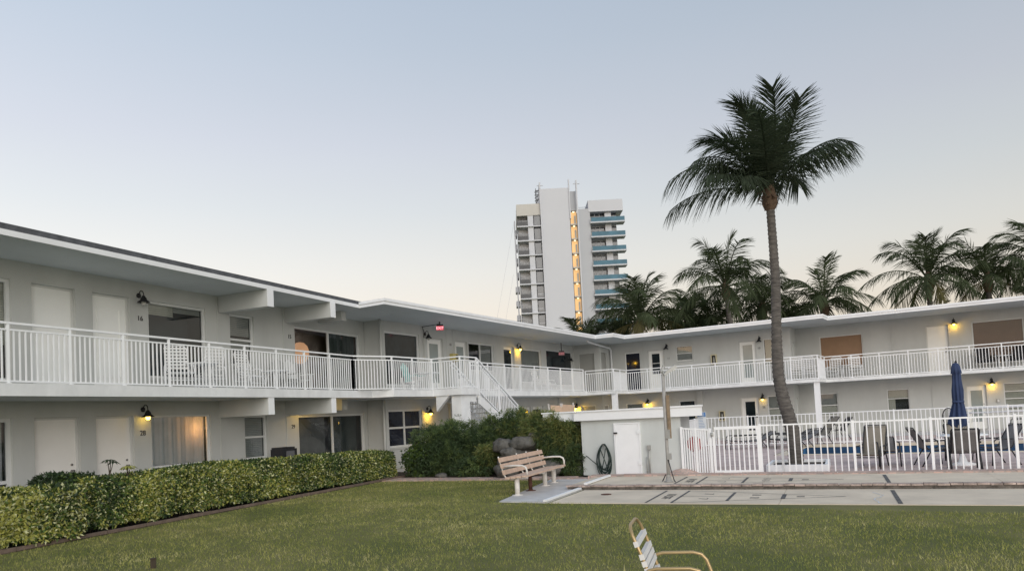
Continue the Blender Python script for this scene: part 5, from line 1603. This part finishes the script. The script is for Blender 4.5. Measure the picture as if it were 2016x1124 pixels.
# ================================================================== light pole
lp = thing('court_light_pole', 'thin weathered light pole with a tilted floodlight beside the shuffleboard courts', 'light pole', (-5.16, 15.58, 0))
mb = MB(); mb.tube([(-5.16, 15.6, .08), (-5.155, 15.6, .6), (-5.15, 15.6, 2.5)], [.042, .038, .038], 12); mb.lathe((-5.16, 15.6, .08), [(.10, 0), (.10, .015), (.07, .02), (.045, .16)], 12); mb.build('pole', MT['pole'], lp)
mb = MB(); mb.box((-5.10, 15.56, 1.05), (-5.04, 15.63, 2.02)); mb.build('wooden_batten', MT['oldwood'], lp)
mb = MB(); mb.box((-5.145, 15.52, .58), (-5.05, 15.57, .72)); mb.box((-5.15, 15.51, 1.05), (-5.05, 15.57, 1.25)); mb.build('junction_box', MT['steel'], lp)
mb = MB(); mb.tube([(-5.13, 15.54, .6), (-5.06, 15.5, .35), (-5.0, 15.5, .12), (-4.97, 15.5, .085)], .012, 6); mb.tube([(-5.2, 15.54, .25), (-5.27, 15.5, .1)], .012, 6); mb.build('cable', MT['black'], lp)
mb = MB(); hd = (HR * .82 + Vector((0, 0, .50))).normalized(); mb.bar(Vector((-5.15, 15.6, 2.47)) + hd * .02, Vector((-5.15, 15.6, 2.47)) + hd * .36, .14, .055); mb.bar(Vector((-5.15, 15.6, 2.47)) + hd * .05 + Vector((.01, 0, .045)), Vector((-5.15, 15.6, 2.47)) + hd * .33 + Vector((.01, 0, .045)), .10, .03)
mb.build('floodlight', MT['steel'], lp)
mb = MB(); mb.tube([(-5.15, 15.6, 2.48), (-5.17, 15.6, 2.62), (-5.14, 15.6, 2.70), (-5.1, 15.6, 2.64)], .014, 8); mb.lathe((-5.18, 15.6, 2.52), [(0, 0), (.035, .01), (.04, .06), (.02, .09), (0, .1)], 10); mb.build('photocell', MT['steel'], lp)

# ================================================================== foreground strap chair
def strap_chair(name, label, loc, rz, tube_m, strap_m, cat='chair', group=None, h=.915, gap=True, strapn=7):
    t = thing(name, label, cat, loc, rz, group)
    W2 = .255; r = .0125
    back = [(-.18, .40), (-.215, .55), (-.27, .72), (-.325, .86)]
    s = h / .92
    mb = MB()
    # continuous back and seat loop
    loop = [Vector((.27, -W2, .40))] + [Vector((x, -W2, z * s)) for x, z in back] + [Vector((-.345, -W2 + .05, .905 * s)), Vector((-.35, -W2 + .12, .92 * s)), Vector((-.35, W2 - .12, .92 * s)), Vector((-.345, W2 - .05, .905 * s))] + \
        [Vector((x, W2, z * s)) for x, z in reversed(back)] + [Vector((.27, W2, .40)), Vector((.30, W2 - .06, .40)), Vector((.30, -W2 + .06, .40)), Vector((.27, -W2, .40))]
    mb.tube(loop, r, 10); mb.build('back_frame', MT[tube_m], t, local=True)
    for sy in (-1, 1):
        y = sy * (W2 + .03)
        mb = MB()
        mb.tube([(-.33, y, 0), (-.27, y, .45), (-.255, y, .58), (-.225, y, .615), (-.17, y, .63), (.06, y, .635), (.12, y, .62), (.155, y, .58), (.20, y, .45), (.30, y, 0)], .0135, 10)
        mb.build('arm_frame', MT[tube_m], t, local=True)
    mb = MB(); mb.tube([(-.29, -W2 - .03, .3), (-.29, W2 + .03, .3)], .011, 8); mb.build('crossbar', MT[tube_m], t, local=True); mb = MB(); mb.tube([(.25, -W2 - .03, .22), (.25, W2 + .03, .22)], .011, 8); mb.build('crossbar', MT[tube_m], t, local=True)

    def st_(x, z, dx, dz):
        mb_ = MB(); L = math.hypot(dx, dz); ex_ = Vector((dx / L, 0, dz / L))
        mb_.obox((x, 0, z), (L, 2 * W2 + .03, .034), ex_, (0, 1, 0), ex_.cross(Vector((0, 1, 0))))
        return mb_
    zs = [.475, .53, .612, .661, .710, .80] if gap else [.45 + k * .068 for k in range(7)]
    for z in zs:
        z *= s
        # x on the back line
        x = float(np.interp(z / s, [.4, .55, .72, .86], [-.18, -.215, -.27, -.325]))
        mb = st_(x, z, -.011, .038 if gap else .045); mb.build('strap', MT[strap_m], t, local=True)
    for k in range(6):
        mb = st_(-.12 + k * .07, .40, .055, .0); mb.build('strap', MT[strap_m], t, local=True)
    return t


CH = thing('tmp', '', '') if False else None
fgc = strap_chair('strap_chair', 'lawn chair with gold tube frame and white straps in the foreground', (-1.62, 5.12, 0), R_(14), 'gold', 'strap')
# chairs on the balconies
wc = strap_chair('balcony_chair', 'white strap chair with looped back at the balcony corner, left of the two', (-5.35, 36.1, 2.7), R_(100), 'white', 'strap', h=1.12, gap=False)


def place(o, loc, rz, label, group=None):
    c = copy_tree(o); c.location = loc; c.rotation_euler = (0, 0, rz); c['label'] = label
    if group: c['group'] = group
    return c


place(wc, (-4.75, 36.15, 2.7), R_(80), 'white strap chair with looped back at the balcony corner, right of the two')
place(wc, (-3.0, 38.35, 2.7), R_(-80), 'white strap chair below the orange tan window')
place(wc, (-3.95, 38.3, 2.7), R_(-110), 'white strap chair against the balcony rail left of the orange tan window')
place(wc, tuple(P3(FL, 12.95, .75, 2.78)), R_(-20), 'white strap chair at the left of the table under the number 16 window')
place(wc, tuple(P3(FL, 14.1, .55, 2.78)), R_(170), 'white strap chair at the right of the table under the number 16 window')
place(wc, tuple(P3(FL, 15.5, .6, 2.78)), R_(10), 'white strap chair on the balcony under the two pane window')
place(wc, tuple(P3(FM, 30.6, .7, 2.78)), R_(0), 'white strap chair below the window right of the lit lantern')
place(wc, tuple(P3(FM, 31.6, .7, 2.78)), R_(0), 'second white strap chair below the window right of the lit lantern')


def round_table(label, loc, rr1, h, mtop='white', mleg='white', cat='table', name='balcony_table'):
    t = thing(name, label, cat, loc)
    mb = MB(); mb.lathe((0, 0, h - .03), [(0, 0), (rr1, 0), (rr1 + .01, .012), (rr1, .03), (0, .03)], 24); mb.build('table_top', MT[mtop], t, local=True)
    for k in range(4):
        a = math.pi / 4 + k * math.pi / 2
        mb = MB(); mb.tube([(rr1 * .55 * math.cos(a), rr1 * .55 * math.sin(a), h - .03), (rr1 * .8 * math.cos(a), rr1 * .8 * math.sin(a), 0)], .018, 8); mb.build('leg', MT[mleg], t, local=True)
    return t


round_table('white round table under the number 16 window', tuple(P3(FL, 13.6, .75, 2.78)), .42, .68)
round_table('white round table below the upstairs two pane window', tuple(P3(FL, 16.4, .7, 2.78)), .38, .6)
round_table('white table on the balcony right of the teal chair', tuple(P3(FM, 21.3, .9, 2.78)), .5, .7)
round_table('white table on the balcony under the orange tan window', (-3.4, 38.2, 2.7), .3, .66)


def adirondack(label, loc, rz, m1, m2, name='plastic_chair', cat='chair'):
    t = thing(name, label, cat, loc, rz)
    mb = MB()
    for k in range(5):
        y = -.2 + k * .1
        mb.obox((-.26, y, .62 + .03 * (2 - abs(k - 2))), (.02, .09, .62 + .06 * (2 - abs(k - 2))), (.95, 0, .3), (0, 1, 0), (-.3, 0, .95))
    mb.build('backrest', MT[m1], t, local=True)
    mb = MB()
    for k in range(5): mb.obox((-.1 + k * .09, 0, .32 + k * .012), (.08, .5, .02))
    mb.build('seat', MT[m2], t, local=True)
    for sy in (-1, 1):
        mb = MB(); mb.obox((.06, sy * .29, .55), (.62, .09, .025)); mb.build('armrest', MT[m1], t, local=True)
        mb = MB(); mb.obox((.28, sy * .27, .27), (.07, .04, .54)); mb.build('leg', MT[m2], t, local=True)
        mb = MB(); mb.obox((-.26, sy * .27, .25), (.07, .04, .52), (.95, 0, .2), (0, 1, 0), (-.2, 0, .95)); mb.build('leg', MT[m2], t, local=True)
    return t


ad1 = adirondack('teal slatted chair at the bend of the balcony', tuple(P3(FM, 20.15, 1.15, 2.78)), R_(10), 'teal', 'strap')
adirondack('grey slatted chair under the upstairs two pane window', tuple(P3(FL, 16.95, .6, 2.78)), R_(0), 'steel', 'steel')
adirondack('small grey chair left of the upstairs sliding door', tuple(P3(FL, 17.65, .45, 2.78)), R_(5), 'frame', 'frame')


# ================================================================== pool furniture
def sling_chair(name, label, loc, rz, sling, fr_='black', hs=.42, hb=.94, W2=.26, depth=.5, back=.30, cat='chair', group=None, arms=True, thick=.016, sag=.05):
    t = thing(name, label, cat, loc, rz, group)
    xf, xb = depth / 2 + .03, -depth / 2 + .08
    mb = MB(); prof = []
    for k in range(6):
        a = k / 5; prof.append((xf + (xb - xf) * a, hs + .02 - (.02 + sag) * math.sin(a * math.pi * .9) * .9))
    for k in range(1, 9):
        a = k / 8; prof.append((xb - back * a + .02 * math.sin(a * math.pi), hs - .02 + (hb - hs) * a))
    vs = []; nn = 5
    for x_, z_ in prof:
        for j in range(nn):
            y_ = -W2 + 2 * W2 * j / (nn - 1); vs.append((x_, y_, z_))
    fs = [(i * nn + j, i * nn + j + 1, (i + 1) * nn + j + 1, (i + 1) * nn + j) for i in range(len(prof) - 1) for j in range(nn - 1)]
    mb.add(vs, fs, 0, True); o = mb.build('sling', MT[sling], t, local=True)
    so_ = o.modifiers.new('thickness', 'SOLIDIFY'); so_.thickness = .008
    for sy in (-1, 1):
        y = sy * (W2 + .012)
        mb = MB(); mb.tube([(x_, y, z_) for x_, z_ in prof], thick, 8); mb.build('side_rail', MT[fr_], t, local=True)
        y = sy * (W2 + .04)
        mb = MB()
        if arms:
            mb.tube([(xf + .03, y, 0), (xf - .01, y, hs), (xf - .04, y, hs + .15), (xf - .1, y, hs + .2), (xb - .02, y, hs + .19), (xb - back * .45, y, hs + .21)], thick, 8)
        else:
            mb.tube([(xf - .05, y, 0), (xf - .06, y, hs)], thick, 8)
        mb.build('front_leg', MT[fr_], t, local=True)
        mb = MB(); mb.tube([(xb + .10, y, hs), (xb + .02, y, hs - .1), (xb - .16, y, 0)], thick, 8); mb.build('rear_leg', MT[fr_], t, local=True)
    mb = MB(); mb.tube([(xf - .02, -W2, hs - .06), (xf - .02, W2, hs - .06)], thick * .8, 8); mb.build('crossbar', MT[fr_], t, local=True); mb = MB(); mb.tube([(xb - back, -W2 - .01, hb), (xb - back, W2 + .01, hb)], thick * .8, 8); mb.build('crossbar', MT[fr_], t, local=True)
    return t


HA = math.atan2(HR.y, HR.x)
sling_chair('sling_chair', 'grey sling armchair with its back to the fence, at the parasol table', (.60, 19.15, 0), R_(95) , 'slingg', W2=.25, hb=.93, thick=.024)
sling_chair('sling_chair', 'sling chair seen side on, left of the parasol table', (-.02, 20.25, 0), HA + R_(-12), 'slingg')
sling_chair('sling_chair', 'sling chair seen side on, right of the parasol table', (1.32, 20.35, 0), HA + R_(176), 'slingg')
sling_chair('sling_chair', 'light grey sling chair behind the closed parasol', (.62, 21.3, 0), R_(-80), 'slingb')
sling_chair('lounge_chair', 'tan sling lounge chair turned towards the fence left of the parasol', (-1.33, 19.75, 0), R_(-98), 'slingb', hs=.34, hb=1.02, W2=.25, depth=.8, back=.42)
sling_chair('sling_chair', 'dark side chair tucked beside the tan lounge chair', (-.98, 20.2, 0), R_(-80), 'slingg', hs=.4, hb=.7, W2=.2)
sling_chair('reclining_chair', 'tan reclining chair just right of the big palm trunk', (-3.75, 30.0, 0), HA + R_(185), 'slingb', hs=.42, hb=1.05, back=.5, W2=.3)
lg = sling_chair('pool_lounger', 'long low sling lounger near the far left corner of the pool', (-6.2, 28.3, 0), HA + R_(180), 'slingg', hs=.32, hb=.62, depth=1.3, back=.5, W2=.3)
for (x_, y_, a_, lab) in ((-5.0, 29.3, 178, 'low sling lounger behind the gate, second from the left'), (-4.55, 28.2, 182, 'low sling lounger directly left of the big palm trunk')):
    place(lg, (x_, y_, 0), HA + R_(a_), lab)
for (x_, y_, a_, lab) in ((3.7, 33.2, 200, 'dark patio chair beyond the rear fence at the right edge'), (3.0, 33.6, 160, 'dark patio chair beyond the handrail, left of the grill'), (-3.4, 33.5, 180, 'dark patio chair beyond the rear fence under the column')):
    sling_chair('patio_chair', lab, (x_, y_, 0), HA + R_(a_), 'black')
for (x_, lab) in ((2.35, 'dark sling chair on the balcony below the brown blinds, left one'), (3.55, 'dark sling chair on the balcony below the brown blinds, right one')):
    sling_chair('balcony_sling_chair', lab, (x_, 38.3, 2.7), R_(-70 if x_ < 3 else -110), 'black', hb=.98)
round_table('pale low table on the balcony below the brown blinds', (2.95, 38.5, 2.7), .35, .6)
pt = round_table('white round table round the parasol pole', (.63, 20.15, 0), .52, .74, 'white', 'white', name='parasol_table')
rc = thing('mesh_chair', 'black mesh round backed chair left of the blue parasol', 'chair', (.42, 22.0, 0))
mb = MB(); ring = [Vector((.42 + .14 * math.cos(a), 22.0 + .03 * math.cos(a), 1.12 + .23 * math.sin(a))) for a in np.linspace(0, 2 * math.pi, 21)]
mb.tube(ring, .014, 8)
for k in range(-5, 6):
    x_ = .42 + k * .024; hh = .22 * math.sqrt(max(0, 1 - (k * .024 / .14) ** 2)); mb.bar((x_, 22.0, 1.12 - hh), (x_, 22.0, 1.12 + hh), .005, .005)
for k in range(-8, 9):
    hh = .135 * math.sqrt(max(0, 1 - (k * .026 / .23) ** 2)); mb.bar((.42 - hh, 22.0, 1.12 + k * .026), (.42 + hh, 22.0, 1.12 + k * .026), .005, .005)
mb.build('backrest', MT['black'], rc)
mb = MB(); mb.lathe((.45, 22.25, .70), [(0, 0), (.2, 0), (.21, .02), (0, .03)], 18); mb.build('seat', MT['black'], rc)
for dx, dy in ((-.15, .05), (.2, .05), (-.15, .42), (.2, .42)):
    mb = MB(); mb.tube([(.42 + dx, 22 + dy, 0), (.43 + dx * .8, 22.03 + dy * .9, .7)], .013, 8)
    if dy < .1: mb.tube([(.43 + dx * .8, 22.03, .7), (.42 + dx * .5, 22.0, .92)], .013, 8)
    mb.build('leg', MT['black'], rc)

# parasol, closed
um = thing('parasol', 'closed navy blue parasol standing at the white table by the pool', 'parasol', (.60, 20.15, 0))
ucx, ucy = .60, 20.15
mb = MB(); mb.tube([(ucx, ucy, .08), (ucx + .01, ucy, 2.46)], .019, 10); mb.build('pole', MT['steel'], um)
mb = MB(); mb.lathe((ucx, ucy, 0), [(0, 0), (.27, 0), (.27, .05), (.1, .09), (.04, .28), (0, .28)], 20); mb.build('base', MT['white'], um)
mb = MB(); nseg = 64
prof = [(.02, 2.46), (.06, 2.44), (.085, 2.38), (.115, 2.22), (.09, 2.2), (.09, 2.0), (.105, 1.8), (.10, 1.62), (.09, 1.52), (.12, 1.35), (.155, 1.12), (.175, .98), (.155, .95)]
vs = []
for i, (r_, z_) in enumerate(prof):
    for k in range(nseg):
        a = 2 * math.pi * k / nseg
        fold = 1 + (.03 + .26 * min(1, max(0, (2.4 - z_) / .9))) * math.sin(8 * a + z_ * 1.3) * (1 if i not in (3, 4) else .5) + .06 * math.sin(3 * a + z_ * 4)
        lean = -.05 * max(0, (1.5 - z_)) 
        zz = z_ + (.05 * math.sin(8 * a + 1) if i >= len(prof) - 2 else (.025 * math.sin(8 * a) if i == 3 else 0))
        vs.append((ucx + lean + r_ * fold * math.cos(a), ucy + r_ * fold * math.sin(a), zz))
fs = [(i * nseg + k, (i + 1) * nseg + k, (i + 1) * nseg + (k + 1) % nseg, i * nseg + (k + 1) % nseg) for i in range(len(prof) - 1) for k in range(nseg)]
mb.add(vs, fs, 0, True); mb.build('canopy', MT['navy'], um)
mb = MB(); mb.lathe((ucx, ucy, 1.5), [(.112, 0), (.128, .005), (.128, .05), (.112, .055)], 24); mb.build('tie_strap', MT['navy'], um)
mb = MB(); mb.lathe((ucx + .01, ucy, 2.45), [(.02, 0), (.03, .03), (.015, .06), (0, .07)], 10); mb.build('finial', MT['black'], um)

# ================================================================== left wing ground floor items
gr = thing('covered_grill', 'black box grill standing against the wall left of number 29', 'grill', P3(FL, 16.3, .9, 0))
mb = MB(); mb.obox(P3(FL, 16.35, .95, .93), (.62, .42, .38), FL[1], FL[2]); mb.obox(P3(FL, 16.35, .93, 1.14), (.56, .36, .06), FL[1], FL[2]); mb.build('lid', MT['black'], gr)
mb = MB(); mb.obox(P3(FL, 16.37, 1.166, .96), (.34, .01, .2), FL[1], FL[2]); mb.build('door', MT['tdark'], gr)
mb = MB(); mb.obox(P3(FL, 16.35, .95, .4), (.5, .36, .66), FL[1], FL[2]); mb.build('cabinet', MT['black'], gr)
kg = thing('kettle_grill', 'round black kettle grill lid just above the hedge under the window', 'grill', P3(FL, 14.85, 1.0, 0))
c = P3(FL, 15.0, 1.0, .62)
mb = MB(); mb.lathe(c, [(0, -.2), (.12, -.18), (.24, -.08), (.27, .02)], 20); mb.build('bowl', MT['black'], kg)
mb = MB(); mb.lathe(c, [(.28, .021), (.26, .1), (.18, .19), (.05, .235), (0, .24)], 20); mb.build('lid', MT['black'], kg)
for k in range(3):
    a = k * 2.094; mb = MB(); mb.tube([c + Vector((.15 * math.cos(a), .15 * math.sin(a), -.15)), c + Vector((.3 * math.cos(a), .3 * math.sin(a), -.62))], .012, 6); mb.build('leg', MT['steel'], kg)
# peach deck chairs seen over the shed roof
for (x_, lab, a_) in ((-12.1, 'peach slung deck chair seen over the shed roof, left part of the pair', 8), (-11.62, 'peach slung deck chair seen over the shed roof, right part of the pair', -4)):
    t = thing('deck_chair', lab, 'chair', (x_, 24.0, 0), R_(a_))
    mb = MB(); mb.obox((.0, 0, 1.86), (.52, .02, .34), (1, 0, -.08), (0, 1, 0), (.08, 0, 1)); mb.build('sling', MT['peach'], t, local=True)
    mb = MB()
    for sx in (-.27, .27):
        mb.bar((sx, .35, 0), (sx - .06, -.02, 2.1), .045, .03)
    mb.build('back_post', MT['bwhite'], t, local=True)
    mb = MB(); mb.bar((-.27, .0, 1.2), (.27, .0, 1.2), .04, .03); mb.bar((-.27, -.3, .9), (-.27, .3, .9), .04, .03); mb.bar((.27, -.3, .9), (.27, .3, .9), .04, .03); mb.bar((-.27, -.3, 0), (-.27, -.3, .9), .04, .03); mb.bar((.27, -.3, 0), (.27, -.3, .9), .04, .03)
    mb.build('frame', MT['bwhite'], t, local=True)
    mb = MB(); mb.obox((0, -.05, .95), (.5, .5, .02)); mb.build('seat', MT['peach'], t, local=True)
# lawn stake
mb = MB(); mb.obox((-8.85, 5.66, .06), (.05, .05, .13)); mb.obox((-8.85, 5.66, .128), (.06, .06, .012))
o = mb.build('wooden_stake', MT['twig']); tag(o, 'short dark stake sticking out of the lawn at the bottom edge', 'stake')
# black grill beyond the rear fence at the right edge
t = thing('patio_grill', 'black grill beyond the rear fence at the right edge', 'grill', (4.2, 33.8, 0))
mb = MB(); mb.box((3.75, 33.6, .75), (4.7, 34.1, 1.15)); mb.lathe((3.75, 33.85, 1.15), [(0, 0), (.24, 0), (.24, .95), (0, .95)], 16, axis=(1, 0, 0)); mb.build('hood', MT['black'], t)
mb = MB(); mb.box((3.85, 33.65, .02), (4.6, 34.05, .745)); mb.build('cabinet', MT['black'], t)
